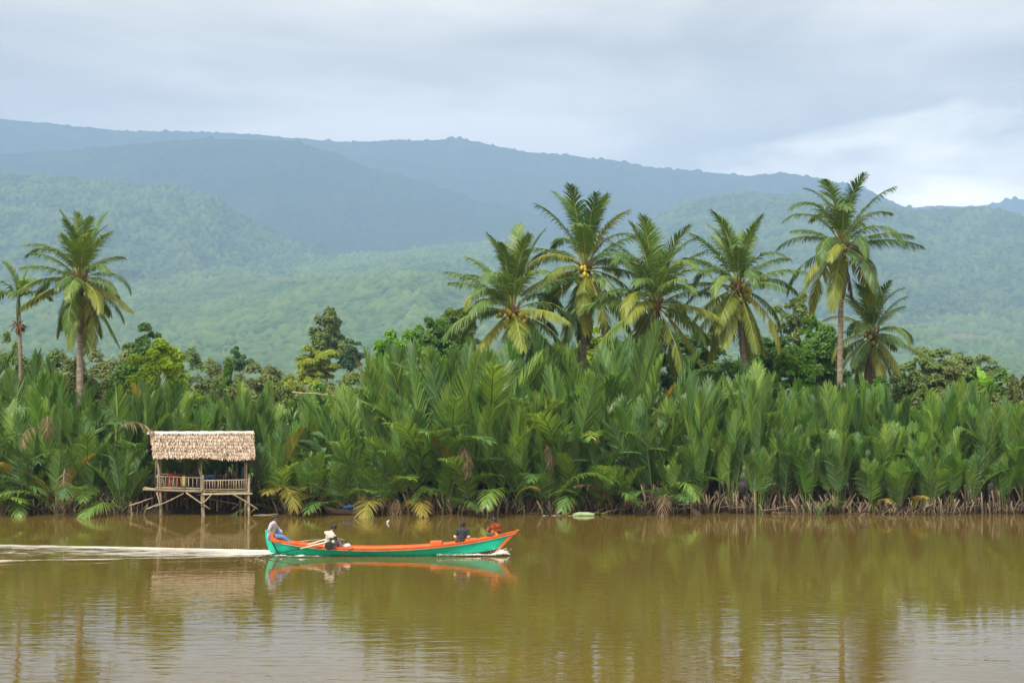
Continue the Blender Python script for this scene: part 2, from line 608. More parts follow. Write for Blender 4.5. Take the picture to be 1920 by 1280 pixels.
hill('hill_left', [(-420, 300), (-200, 318), (0, 328), (100, 331), (170, 340), (240, 346), (320, 350), (360, 362), (400, 374), (430, 392), (470, 412), (520, 438), (570, 462), (620, 478), (700, 500),
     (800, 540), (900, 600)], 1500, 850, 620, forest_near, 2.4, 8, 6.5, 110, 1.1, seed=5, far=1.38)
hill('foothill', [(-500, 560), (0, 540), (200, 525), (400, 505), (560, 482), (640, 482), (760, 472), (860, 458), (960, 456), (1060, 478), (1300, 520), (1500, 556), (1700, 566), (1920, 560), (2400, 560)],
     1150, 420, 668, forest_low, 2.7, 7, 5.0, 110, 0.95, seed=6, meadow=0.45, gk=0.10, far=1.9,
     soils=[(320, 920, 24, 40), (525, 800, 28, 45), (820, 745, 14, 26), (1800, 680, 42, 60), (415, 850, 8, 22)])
# ================================================================== palms
def frond_mesh(name, mats, length, petiole, theta0, bend, n, ll, lw, a0, a1, vee, droop, seed,
               pw=1.3, rad=0.05, twist=0.0, tatter=0.05, dry_tip=0.0, side_cut=None, segs=2, wob=0.0):
    """a feather leaf: stalk from the origin, rising along +Z and leaning to +X by theta0 degrees, more towards the tip;
    leaflets in two ranks. 'dry' marks the withered leaflet ends."""
    rg = random.Random(seed)
    K = 26
    pts, tan = [], []
    p = Vector((0, 0, 0))
    ph = rg.uniform(0, 6)
    for i in range(K + 1):
        t = i / K
        th = R(theta0 + bend * t ** pw)
        yaw = R(twist * t * t + wob * math.sin(ph + t * 4))
        d = Vector((math.sin(th) * math.cos(yaw), math.sin(th) * math.sin(yaw), math.cos(th)))
        pts.append(p.copy())
        tan.append(d)
        p = p + d * (length / K)

    def frame(t):
        f = t * K
        i = min(int(f), K - 1)
        k = f - i
        T = tan[i].lerp(tan[i + 1], k).normalized()
        S = Vector((0, 1, 0))
        S = (S - T * S.dot(T)).normalized()
        Nn = S.cross(T) * -1          # upper side of the blade
        return pts[i].lerp(pts[i + 1], k), T, S, Nn

    V, Q, MI, C, D = [], [], [], [], []
    # stalk
    ns = 9
    for i in range(ns + 1):
        t = i / ns
        P, T, S, Nn = frame(min(t, 0.999))
        r = rad * (1 - t) ** 0.8 + 0.006
        for k in range(4):
            an = math.pi / 2 * k
            V.append(P + (S * math.cos(an) + Nn * math.sin(an) * 0.8) * r)
            D.append(0)
    for i in range(ns):
        for k in range(4):
            a, b = i * 4 + k, i * 4 + (k + 1) % 4
            Q.append((a, b, b + 4, a + 4))
            MI.append(1)
            C.append(0.5)
    t0 = petiole / length
    for j in range(n):
        u = j / (n - 1)
        t = t0 + (0.995 - t0) * u
        P, T, S, Nn = frame(t)
        env = (min(1, 0.55 + u * 2.2) if u < 0.5 else 1) * (1 - max(0, (u - 0.55) / 0.45) ** 2 * 0.62)
        for sd in (-1, 1):
            if rg.random() < tatter or (side_cut and side_cut[0] < u < side_cut[1] and sd == side_cut[2]):
                continue
            le = ll * env * rg.uniform(0.86, 1.08)
            a = R((a0 + (a1 - a0) * u) + rg.uniform(-5, 5))
            ve = R(vee + rg.uniform(-7, 7))
            d = T * math.cos(a) + (S * sd * math.cos(ve) + Nn * math.sin(ve)) * math.sin(a)
            d.normalize()
            w = T - d * T.dot(d)
            w = (w.normalized() + Nn * (0.25 + rg.gauss(0, 0.24))).normalized()
            hw = lw * 0.5 * rg.uniform(0.8, 1.15)
            q = P.copy()
            dr = droop * rg.uniform(0.6, 1.4) + (0.9 if rg.random() < 0.05 else 0)
            o = len(V)
            prof = [0.75, 1.0, 0.12] if segs == 2 else [0.7, 1.0, 0.8, 0.08]
            dd = d.copy()
            for s_ in range(segs + 1):
                V.append(q - w * hw * prof[s_])
                V.append(q + w * hw * prof[s_])
                dv = 0.0 if s_ < segs else (1.0 if dry_tip and rg.random() < dry_tip else 0.0)
                D += [dv, dv]
                dd = (dd + Vector((0, 0, -dr * (0.5 + 0.7 * s_) / segs))).normalized()
                q = q + dd * (le / segs)
            cv = rg.random()
            for s_ in range(segs):
                b = o + 2 * s_
                Q.append((b, b + 1, b + 3, b + 2))
                MI.append(0)
                C.append(cv)
    me = np_mesh(name, np.array([tuple(v) for v in V]), np.array(Q), mats, np.array(C), False, {'dry': np.array(D)})
    me.polygons.foreach_set('material_index', np.array(MI, dtype=np.int32))
    me.update()
    return me


nipa_green = leaf_mat('nipa_leaf', [(0.0, (0.042, 0.112, 0.040)), (0.35, (0.088, 0.195, 0.048)), (0.65, (0.155, 0.280, 0.052)), (0.88, (0.235, 0.37, 0.055)), (1.0, (0.33, 0.45, 0.06))],
                      rough=0.38, trans=0.36, face_var=0.42, tip=(0.26, 0.22, 0.06), spec=0.6)
nipa_fresh = leaf_mat('nipa_young_leaf', [(0.0, (0.08, 0.20, 0.030)), (0.5, (0.11, 0.25, 0.030)), (1.0, (0.17, 0.30, 0.035))], rough=0.42, trans=0.4, tip=(0.3, 0.26, 0.06), spec=0.4)
nipa_yellow = leaf_mat('nipa_yellowing_leaf', [(0.0, (0.16, 0.20, 0.03)), (0.5, (0.30, 0.26, 0.04)), (1.0, (0.42, 0.25, 0.05))], rough=0.5, trans=0.35, face_var=0.6, tip=(0.36, 0.24, 0.12), spec=0.3)
dead_leaf = leaf_mat('dead_leaf', [(0.0, (0.10, 0.065, 0.038)), (0.5, (0.20, 0.135, 0.08)), (1.0, (0.34, 0.245, 0.155))], rough=0.8, trans=0.15, face_var=0.5, spec=0.1, tcol=1.0)
stalk_green = surf_mat('green_stalk', [(0.3, (0.07, 0.12, 0.03)), (0.7, (0.16, 0.19, 0.05))], 1.5, rough=0.5)
stalk_yellow = surf_mat('yellow_stalk', [(0.3, (0.20, 0.22, 0.05)), (0.7, (0.36, 0.33, 0.07))], 1.5, rough=0.5)
stalk_dead = surf_mat('dead_stalk', [(0.3, (0.11, 0.075, 0.042)), (0.7, (0.25, 0.18, 0.11))], 4, rough=0.85)
stub_brown = surf_mat('petiole_stub', [(0.2, (0.03, 0.021, 0.013)), (0.5, (0.10, 0.072, 0.044)), (0.82, (0.28, 0.21, 0.135))], 3, rough=0.85, use_rnd=0.6)

PAL = {'green': (nipa_green, stalk_green), 'fresh': (nipa_fresh, stalk_green), 'yellow': (nipa_yellow, stalk_yellow), 'dead': (dead_leaf, stalk_dead)}
NIPA = {}


def nipa_frond(kind, var, pal):
    k = (kind, var, pal)
    if k not in NIPA:
        sd = hash_(kind) * 50 + var
        m = list(PAL[pal])
        if kind == 'erect':
            NIPA[k] = frond_mesh('nipa_frond', m, 7.0, 2.5 if var > 3 else 1.6, 0, [6, 12, 18, 24][var % 4], 62, 1.34, 0.075, 40, 18, [22, 34, 14, 42][var % 4], 0.10, sd, 1.7, 0.06, [0, 10, -12, 6][var % 4], 0.03, 0.10, wob=2)
        elif kind == 'arch':
            NIPA[k] = frond_mesh('nipa_frond', m, 6.2, 1.2, 4, [50, 72, 95][var % 3], 54, 1.25, 0.066, 50, 26, [24, 14, 8][var % 3], 0.28, sd, 1.9, 0.055, [12, -15, 8][var % 3], 0.06, 0.3,
                                  side_cut=[None, (0.3, 0.42, 1), None][var % 3], wob=3)
        elif kind == 'low':
            NIPA[k] = frond_mesh('nipa_frond', m, 4.4, 0.9, 18, [85, 105, 120][var % 3], 44, 1.15, 0.066, 60, 28, [12, 5, 18][var % 3], 0.55, sd, 1.3, 0.05, [15, -18, 5][var % 3], 0.08, 0.55, wob=4)
        elif kind == 'hang':
            NIPA[k] = frond_mesh('nipa_dead_frond', m, [3.2, 2.4, 2.8][var % 3], 0.9, 20, [140, 150, 125][var % 3], 22, 0.85, 0.042, 55, 22, -5, 1.3, sd, 0.9, 0.04, [10, -15, 25][var % 3], 0.25, 0.0, wob=6)
    return NIPA[k]


def hash_(s):
    return sum(ord(c) * (i + 3) for i, c in enumerate(s)) % 97


def stub_mesh(seed):
    rg = random.Random(seed)
    b = MB()
    for i in range(26):
        an, rr = rg.uniform(0, 6.28), rg.uniform(0.05, 0.55)
        x, y = rr * math.cos(an), rr * math.sin(an) * 0.7
        h = rg.uniform(0.3, 1.15)
        lx, ly = rg.gauss(0, 0.22) + 0.25 * math.cos(an), rg.gauss(0, 0.15) + 0.15 * math.sin(an)
        r = rg.uniform(0.022, 0.05)
        b.tube([(x, y, -0.35), (x + lx * h * 0.4, y + ly * h * 0.4, h * 0.5), (x + lx * h, y + ly * h, h)], [r * 1.6, r, r * 0.55], 5, 0, rg.random())
    for i in range(4):      # broken stalks that have fallen across
        an = rg.uniform(0, 6.28)
        x, y, z = rg.uniform(-0.6, 0.6), rg.uniform(-0.5, 0.1), rg.uniform(0.1, 0.6)
        l_ = rg.uniform(0.5, 1.3)
        b.tube([(x, y, z), (x + l_ * math.cos(an), y + 0.4 * l_ * math.sin(an), z - rg.uniform(-0.2, 0.45))], [0.025, 0.012], 5, 0, rg.random())
    return b.mesh('stub_cluster', stub_brown, True)


STUBS = [stub_mesh(100 + i) for i in range(6)]


def nipa(x, y, H, style, rg, label=None, group=None, nf=None, spread=1.0, tame=False, fresh=0.07):
    z = float(bank_z(np.array([x]), np.array([y]))[0])
    root = thing('nipa_palm', (x, y, z - 0.05), label, 'nipa palm', group)
    tilt = R(rg.gauss(0, 7 if style == 'wild' else 3))
    n = nf or rg.randint(8, 11)
    a0 = rg.uniform(0, 6.28)
    for i in range(n):
        q = i / n
        az = a0 + i * 2.399
        kind, pal = 'erect', 'green'
        lean = (4 + 19 * q) * spread * rg.uniform(0.7, 1.3)
        h = H * (1.0 - 0.22 * q) * rg.uniform(0.88, 1.03)
        L0 = 6.9
        if style == 'wild' and not tame:
            if q > 0.35 and rg.random() < 0.55:
                kind, L0 = 'arch', 5.3
                h *= 0.95
                lean *= 1.1
            if q > 0.72 and rg.random() < 0.5:
                kind, L0 = 'low', 3.6
                h = min(h, rg.uniform(2.2, 3.4))
                pal = 'green' if rg.random() < 0.7 else ('yellow' if rg.random() < 0.6 else 'fresh')
        elif style == 'stand':
            lean *= 0.62
            if q > 0.6 and not tame and rg.random() < 0.22:
                kind, L0 = 'arch', 5.3
        if kind == 'erect' and rg.random() < fresh:
            pal = 'fresh'
        elif kind != 'low' and rg.random() < (0.015 if style == 'wild' else 0.004):
            pal = 'yellow'
        s = h / L0
        o = link('frond', nipa_frond(kind, rg.randint(0, 3) + (4 if rg.random() < (0.85 if style == 'stand' else 0.4) else 0) if kind == 'erect' else rg.randint(0, 2), pal), root)
        o.location = (0.22 * math.cos(az) * rg.random(), 0.22 * math.sin(az) * rg.random(), 0)
        spin = rg.gauss(0, 35) if kind == 'erect' else rg.gauss(0, 12)
        # erect blades twist on their stalks until they face the open river or away from it
        o.rotation_euler = (Matrix.Rotation(tilt, 3, 'Y') @ Matrix.Rotation(az, 3, 'Z') @ Matrix.Rotation(R(lean), 3, 'Y') @ Matrix.Rotation(R(spin), 3, 'Z')).to_euler()
        wdt = rg.uniform(0.92, 1.15) * max(s, 0.75) * (1.05 if style == 'wild' else 0.85)
        o.scale = (wdt, wdt, s)
    return root


# ------------------------------------------------------------------ where the nipa stand grows
TOP = [(-300, 660), (0, 668), (60, 660), (120, 672), (200, 700), (270, 715), (330, 735), (400, 705), (470, 702), (520, 690), (560, 730), (620, 745), (660, 690), (700, 668), (780, 612), (830, 622), (900, 612),
       (960, 605), (1040, 618), (1110, 612), (1180, 602), (1250, 668), (1310, 690), (1380, 678), (1450, 690), (1520, 705), (1570, 690), (1640, 715), (1720, 715), (1800, 722), (1880, 722), (1960, 715), (2250, 720)]
ZONES = [(-600, 'past the left edge'), (-25, 'at the left edge of the view'), (80, 'below the leaning left coconut palm'), (190, 'left of the thatched hut'), (275, 'behind the left half of the thatched hut'),
         (380, 'behind the right half of the thatched hut'), (480, 'right of the hut above the boat\'s stern'), (580, 'above the moored canoe'), (690, 'below the bright green round tree'),
         (790, 'above the man at the boat\'s bow'), (890, 'below the palm heavy with yellow coconuts'), (1000, 'above the floating leaf raft'), (1100, 'right of the floating leaf raft'),
         (1200, 'below the middle coconut palms'), (1300, 'below the leaning-trunk coconut palm'), (1410, 'below the dark bushy trees'), (1510, 'left of the tallest palm\'s trunk'),
         (1580, 'below the short late coconut palm'), (1690, 'below the olive mangrove trees'), (1790, 'below the banana plant'), (1880, 'at the right edge of the view'), (1945, 'past the right edge')]
ROWS = [(80.95, 1.30, 150, 'at the water\'s edge'), (82.1, 1.35, 95, 'in the second rank'), (83.7, 1.5, 52, 'in the third rank'), (85.8, 1.65, 20, 'in the fourth rank'), (88.4, 1.9, 0, 'in the rearmost rank')]

rg = random.Random(4)
plants = []
for ri, (Y0, sp, dy, rt) in enumerate(ROWS):
    half = 990 / F * Y0 + 5.0
    x = -half + rg.uniform(0, sp)
    while x < half:
        Y = Y0 + rg.uniform(-0.3, 0.45)
        px = 960 + x / Y * F
        if ri == 1 and 286 < px < 474:
            Y = max(Y, 83.0)
        if not (ri == 0 and 282 < px < 478):
            ytop = np.interp(px, [t[0] for t in TOP], [t[1] for t in TOP]) + 17 + dy * (0.55 if px > 1280 else 1.0) + rg.gauss(0, 22 + dy * 0.18)
            plants.append([x, Y, px, CAMZ + (HOR - ytop) / F * Y, ri])
        x += sp * rg.uniform(0.75, 1.3)
cells = {}
for p in plants:
    zi = max(i for i, z in enumerate(ZONES) if p[2] >= z[0] or i == 0)
    cells.setdefault((zi, p[4]), []).append(p)
ORD = {1: [''], 2: ['left-hand ', 'right-hand '], 3: ['leftmost ', 'middle ', 'rightmost '],
       4: ['leftmost ', 'second from left ', 'third from left ', 'rightmost '], 5: ['leftmost ', 'second from left ', 'third from left ', 'fourth from left ', 'rightmost '],
       6: ['leftmost ', 'second from left ', 'third from left ', 'third from right ', 'second from right ', 'rightmost ']}
for (zi, ri), ps in sorted(cells.items()):
    ps.sort(key=lambda p: p[0])
    for k, p in enumerate(ps):
        od = ORD[min(len(ps), 6)][min(k, 5)]
        wild = p[2] < 1270
        style = 'stand' if not wild or (268 < p[2] < 492) else 'wild'
        H = max(2.6, p[3] - 0.4)
        by_hut = 250 < p[2] < 510 and p[1] < 85
        look = ['low broad', 'tall', 'tall', 'high-reaching', 'high-reaching'][ri] if wild else ['slender upright', 'slender upright', 'upright', 'upright', 'high-reaching'][ri]
        lab = f"{od}{look} nipa palm {ROWS[ri][3]} {ZONES[zi][1]}"
        root = nipa(p[0], p[1], H, style, rg, lab, 'nipa palms crowding the river bank', nf=(rg.randint(9, 12) + (0 if wild else 2) if ri < 4 else rg.randint(6, 8)), spread=0.55 if by_hut else (1.05 if wild else 0.72), tame=by_hut, fresh=0.26 if p[2] > 1560 else (0.13 if p[2] > 1270 else 0.07))
        if ri <= 1:
            st = link('stub_cluster', rg.choice(STUBS), root)
            st.rotation_euler = (0, 0, rg.uniform(-0.6, 0.6) + (math.pi if rg.random() < 0.5 else 0))
            st.scale = (1.15, 1.0, rg.uniform(0.8, 1.25))
        if ri == 0:
            st = link('stub_cluster', rg.choice(STUBS), root)
            st.location = (rg.uniform(0.3, 0.7), rg.uniform(-0.45, -0.1), -0.1)
            st.rotation_euler = (0, 0, rg.uniform(-0.5, 0.5))
            st.scale = (1, 1, rg.uniform(0.6, 1.0))
        if ri == 0 and rg.random() < (0.35 if wild else 0.06):
            for q in range(rg.randint(1, 2)):
                d = link('dead_frond', nipa_frond('hang', rg.randint(0, 2), 'dead'), root)
                d.rotation_euler = (0, R(rg.uniform(5, 25)), R(-90 + rg.gauss(0, 55)))
                d.scale = [rg.uniform(0.55, 0.95)] * 3
                d.location = (rg.uniform(-0.4, 0.4), -0.2, rg.uniform(0.0, 0.5))


def near_frond(px, py, Y, kind, var, pal, az, lean, s, part='frond'):
    """one more leaf on the plant nearest to the pixel, for the leaves that stand out in the photograph"""
    w = at(px, py, Y)
    best = min((o for o in COL.objects if o.name.startswith('nipa_palm') and o.location.y < Y + 2.5), key=lambda o: abs(o.location.x - w.x) + 0.15 * abs(o.location.y - Y))
    o = link(part, nipa_frond(kind, var, pal), best)
    o.location = w - best.location
    o.rotation_euler = (0, R(lean), R(az))
    o.scale = (s, s, s)
    return o


# stubs on the bank under and behind the hut
for k in range(16):
    w = at(288 + k * 12.3, 960, 81.5 + (k % 3) * 0.5)
    w.z = float(bank_z(np.array([w.x]), np.array([w.y]))[0])
    best = min((o for o in COL.objects if o.name.startswith('nipa_palm') and o.location.y < 84.5), key=lambda o: abs(o.location.x - w.x))
    st = link('stub_cluster', STUBS[k % 6], best)
    st.location = w - best.location
    st.rotation_euler = (0, 0, k * 1.3)
    st.scale = (1, 1, 1 + 0.15 * (k % 4))
# leaves that catch the eye: bleached dead fans, yellow and orange tips hanging over the water
NF = [(862, 842, 80.6, 'hang', 0, 'dead', -80, 35, 0.8), (1015, 840, 80.8, 'hang', 1, 'dead', -60, 30, 0.75), (215, 820, 81.0, 'hang', 2, 'dead', -20, 0, 0.9),
      (90, 790, 81.2, 'hang', 1, 'dead', -70, 20, 0.9), (125, 880, 80.4, 'hang', 0, 'dead', -85, 55, 1.0), (85, 815, 81.0, 'hang', 2, 'dead', -120, 20, 0.8), (1098, 815, 81.0, 'hang', 2, 'yellow', -70, 20, 0.5),
      (545, 940, 80.5, 'low', 0, 'yellow', -30, 5, 0.42), (575, 945, 80.4, 'low', 1, 'yellow', -120, 10, 0.4), (745, 950, 80.5, 'low', 0, 'fresh', -140, 10, 0.42), (855, 952, 80.3, 'low', 2, 'green', -150, 12, 0.65),
      (935, 940, 80.2, 'low', 0, 'fresh', -160, 5, 0.55), (965, 938, 80.4, 'low', 1, 'yellow', -20, 5, 0.38), (1010, 955, 80.2, 'low', 2, 'green', -10, 10, 0.6), (1040, 940, 80.1, 'low', 1, 'fresh', -15, 8, 0.8),
      (1150, 958, 80.3, 'low', 0, 'dead', -155, 5, 0.6), (80, 945, 80.2, 'low', 0, 'green', -150, 14, 0.8), (110, 950, 80.2, 'low', 1, 'green', -60, 14, 0.7), (640, 950, 80.2, 'low', 0, 'green', -160, 12, 0.55),
      (1640, 955, 80.4, 'low', 1, 'yellow', -60, 10, 0.35), (1710, 955, 80.4, 'low', 0, 'yellow', -80, 12, 0.4), (1600, 955, 80.4, 'low', 2, 'green', -170, 30, 0.5), (20, 900, 80.6, 'low', 0, 'yellow', -100, 8, 0.45)]
for a in NF:
    near_frond(*a, part='dead_frond' if a[5] == 'dead' else 'frond')

# ------------------------------------------------------------------ coconut palms
coco_green = leaf_mat('coconut_leaf', [(0.0, (0.055, 0.125, 0.030)), (0.5, (0.11, 0.20, 0.036)), (1.0, (0.20, 0.29, 0.045))], rough=0.42, trans=0.3, face_var=0.35, tip=(0.20, 0.17, 0.06), spec=0.45)
coco_yellow = leaf_mat('coconut_old_leaf', [(0.0, (0.13, 0.20, 0.028)), (0.5, (0.23, 0.28, 0.034)), (1.0, (0.40, 0.37, 0.05))], rough=0.45, trans=0.35, face_var=0.5, tip=(0.3, 0.2, 0.08), spec=0.4)
coco_stalk = surf_mat('coconut_midrib', [(0.3, (0.20, 0.24, 0.05)), (0.7, (0.36, 0.36, 0.09))], 2, rough=0.45)
bark_palm = surf_mat('palm_bark', [(0.3, (0.15, 0.115, 0.085)), (0.55, (0.30, 0.245, 0.19)), (0.75, (0.45, 0.39, 0.32))], 3.0, (1, 1, 5), rough=0.85, bump=0.03)
fibre = surf_mat('palm_fibre', [(0.3, (0.10, 0.055, 0.028)), (0.7, (0.24, 0.14, 0.075))], 5, (2, 2, 0.6), rough=0.9)
nut_yellow = surf_mat('coconut_husk', [(0.2, (0.40, 0.30, 0.02)), (0.5, (0.55, 0.42, 0.03)), (0.8, (0.42, 0.40, 0.04))], 2.0, rough=0.4, spec=0.5)
nut_green = surf_mat('green_coconut_husk', [(0.2, (0.20, 0.24, 0.03)), (0.5, (0.36, 0.36, 0.04)), (0.8, (0.42, 0.26, 0.03))], 2.0, rough=0.4, spec=0.5)

COCO = {}
CLS = [8, 26, 45, 64, 84, 104, 126, 148]


def coco_frond(c, v, pal):
    k = (c, v, pal)
    if k not in COCO:
        th = CLS[c]
        bend = [44, 72, 80, 74, 62, 50, 38, 22][c] * (0.6 + 0.45 * (v % 3))
        mats = {'green': [coco_green, coco_stalk], 'yellow': [coco_yellow, coco_stalk], 'dead': [dead_leaf, stalk_dead]}[pal]
        COCO[k] = frond_mesh('coconut_frond', mats, 4.5, 0.85, th, bend, 88, 0.98 if pal != 'dead' else 0.8, 0.054, 62, 24, [22, 20, 16, 10, 4, -4, -8, -8][c], [0.6, 0.9, 1.1, 1.2, 1.2, 1.05, 0.75, 0.5][c] + (0.5 if pal == 'dead' else 0),
                             1000 + c * 10 + v, 1.5, 0.055, [8, -10, 14][v % 3], 0.05, 0.2, segs=3, side_cut=[None, None, (0.35, 0.45, -1)][v % 3], wob=3)
    return COCO[k]


def trunk_mesh(name, pts, r0, r1, mat, ring=0.18):
    b = MB()
    pts = [Vector(p) for p in pts]
    n = 40
    P, Rr = [], []
    for i in range(n + 1):
        t = i / n
        f = t * (len(pts) - 1)
        k = min(int(f), len(pts) - 2)
        u = f - k
        p0, p1, p2, p3 = pts[max(k - 1, 0)], pts[k], pts[k + 1], pts[min(k + 2, len(pts) - 1)]
        q = 0.5 * ((2 * p1) + (p2 - p0) * u + (2 * p0 - 5 * p1 + 4 * p2 - p3) * u * u + (3 * p1 - p0 - 3 * p2 + p3) * u ** 3)
        P.append(q)
        Rr.append((r0 + (r1 - r0) * t ** 0.6) * (1.05 if i % 2 else 0.97))
    b.tube(P, Rr, 9)
    return b.mesh(name, mat, True)


def coconut(px, py, Y, base_px, size, label, seed, nuts=9, nutmat=None, dead=2, nfr=24, leanx=0.0, skirt=0.3, trunk_r=0.15, cut=7):
    """crown heart at pixel (px, py); trunk foot below base_px"""
    rg = random.Random(seed)
    c = at(px, py, Y)
    bx = (base_px - 960) / F * Y
    root = thing('coconut_palm', (bx, Y, 0.45), label, 'coconut palm', 'coconut palms behind the nipa stand')
    top = c - Vector((bx, Y, 0.45))
    top.z -= 0.25
    link('trunk', trunk_mesh('trunk', [(0, 0, -0.3), (leanx + top.x * 0.2, 0, top.z * 0.35), (leanx * 0.6 + top.x * 0.65, 0, top.z * 0.72), top], trunk_r * 1.5, trunk_r, bark_palm), root)
    hb = MB()
    for i in range(14):
        an = i * 2.4
        hb.tube([top + Vector((0, 0, -0.5)), top + Vector((math.cos(an) * 0.22, math.sin(an) * 0.22, 0.0)), top + Vector((math.cos(an) * 0.4, math.sin(an) * 0.4, rg.uniform(0.3, 0.75)))], [0.12, 0.09, 0.02], 5)
    hb.tube([top + Vector((0, 0, -0.7)), top, top + Vector((0, 0, 0.7))], [trunk_r * 1.05, 0.26, 0.10], 8)
    hb.build('crown_heart', fibre, root, True)
    nfr = int(nfr * 1.55)
    for i in range(nfr):
        q = i / (nfr - 1)
        c_ = min(cut, max(0, int(q ** 1.12 * (cut + 0.99) + rg.uniform(-0.45, 0.45))))
        az = i * 2.39996 + rg.uniform(-0.25, 0.25) + seed
        pal = 'yellow' if rg.random() < [0, 0.05, 0.1, 0.15, 0.3, 0.6, 0.7, 0.7][c_] else 'green'
        o = link('frond', coco_frond(c_, rg.randint(0, 2), pal), root)
        o.location = top + Vector((math.cos(az) * 0.1, math.sin(az) * 0.1, 0.35 - q * 0.35))
        o.rotation_euler = (Matrix.Rotation(az, 3, 'Z') @ Matrix.Rotation(R(rg.gauss(0, 4)), 3, 'Y') @ Matrix.Rotation(R(rg.gauss(0, 10)), 3, 'Z')).to_euler()
        s = size * rg.uniform(0.86, 1.08) * (0.98 if c_ <= 1 else (0.96 if c_ < 5 else 0.97))
        o.scale = (s, s, s)
    for i in range(dead):
        az = rg.uniform(0, 6.28)
        o = link('dead_frond', coco_frond(7, rg.randint(0, 2), 'dead'), root)
        o.location = top + Vector((0, 0, -0.2))
        o.rotation_euler = (Matrix.Rotation(az, 3, 'Z') @ Matrix.Rotation(R(rg.uniform(8, 20)), 3, 'Y')).to_euler()
        s = size * skirt * 2.2 * rg.uniform(0.8, 1.1)
        o.scale = (s, s, s)
    nb = MB()
    nb.ball((0, 0, 0), 0.13, 9, 7, sq=(1, 1, 1.2))
    nb.tube([(0, 0, 0.13), (0, 0, 0.19)], 0.03, 5)
    nm = nb.mesh('coconut', nutmat or nut_green, True)
    for i in range(nuts):
        az = -math.pi / 2 + rg.gauss(0, 0.8)
        o = link('coconut', nm, root)
        o.location = top + Vector((math.cos(az) * rg.uniform(0.45, 0.8), math.sin(az) * rg.uniform(0.45, 0.8), rg.uniform(-0.75, 0.2)))
        o.rotation_euler = (rg.uniform(-0.4, 0.4), rg.uniform(-0.4, 0.4), 0)
        k = rg.uniform(0.85, 1.1)
        o.scale = (k, k, k)
    return root


coconut(150, 522, 88.5, 150, 0.80, 'coconut palm with drooping yellow-green lower fronds, alone above the left bank', 11, nuts=0, dead=3, nfr=27)
coconut(960, 580, 90.0, 968, 0.98, 'coconut palm heavy with bright yellow coconuts, leftmost of the central palms', 23, nuts=26, nutmat=nut_yellow, dead=1, nfr=24, cut=6)
coconut(1098, 500, 93.0, 1090, 0.98, 'tall coconut palm with yellow nuts and a long brown hanging dead frond', 37, nuts=16, nutmat=nut_yellow, dead=3, nfr=26, skirt=0.42)
coconut(1230, 568, 91.0, 1220, 1.0, 'bushy coconut palm with short dark trunk between two fruiting palms', 41, nuts=3, dead=1, nfr=25)
coconut(1383, 535, 92.0, 1402, 0.90, 'coconut palm with slender brown leaning trunk and green nuts, left of the tallest', 53, nuts=18, dead=2, nfr=25, trunk_r=0.13, leanx=0.1)
coconut(1580, 458, 95.0, 1577, 0.95, 'tallest coconut palm, with a bare pale grey trunk', 67, nuts=7, dead=4, nfr=21, skirt=0.30, trunk_r=0.135, leanx=-0.1, cut=6)
coconut(1636, 625, 98.0, 1632, 0.76, 'short coconut palm with brown dead skirt, behind the tallest palm', 71, nuts=7, dead=5, nfr=21, skirt=0.38, trunk_r=0.22)

# ------------------------------------------------------------------ areca palm at the left edge
def areca():
    c = at(34, 558, 91)
    bx = (36 - 960) / F * 91
    root = thing('areca_palm', (bx, 91, 0.45), 'slim areca palm with dark plume and brown seed bunch at left edge', 'areca palm')
    top = c - Vector((bx, 91, 0.45))
    link('trunk', trunk_mesh('trunk', [(0, 0, -0.3), (0.1, 0, top.z * 0.5), top], 0.13, 0.085, bark_palm), root)
    b = MB()
    b.tube([top + Vector((0, 0, -1.3)), top + Vector((0, 0, -0.6)), top + Vector((0, 0, 0.2))], [0.09, 0.13, 0.07], 8)
    b.build('crownshaft', stalk_green, root, True)
    ars = [frond_mesh('areca_frond', [coco_green, stalk_green], 2.6, 0.35, t0, bd, 22, 0.75, 0.13, 55, 25, 15, dr, 700 + i, 1.4, 0.035, 10, 0.05, 0.0, segs=3) for i, (t0, bd, dr) in
           enumerate([(10, 35, 0.3), (35, 65, 0.7), (60, 75, 0.9)])]
    rg = random.Random(9)
    for i in range(11):
        o = link('frond', ars[0 if i < 2 else (1 if i < 6 else 2)], root)
        o.location = top
        o.rotation_euler = (0, 0, i * 2.4 + 0.5)
        k = rg.uniform(0.75, 0.95)
        o.scale = (k, k, k)
    b = MB()
    for i in range(60):
        d = Vector((rg.gauss(0, 1), rg.gauss(0, 1), rg.gauss(-0.5, 0.7))).normalized()
        p0 = top + Vector((0, 0, -1.45))
        b.tube([p0, p0 + d * 0.25, p0 + d * rg.uniform(0.35, 0.5) + Vector((0, 0, -0.15))], [0.02, 0.03, 0.02], 4)
    b.build('seed_bunch', fibre, root)


areca()

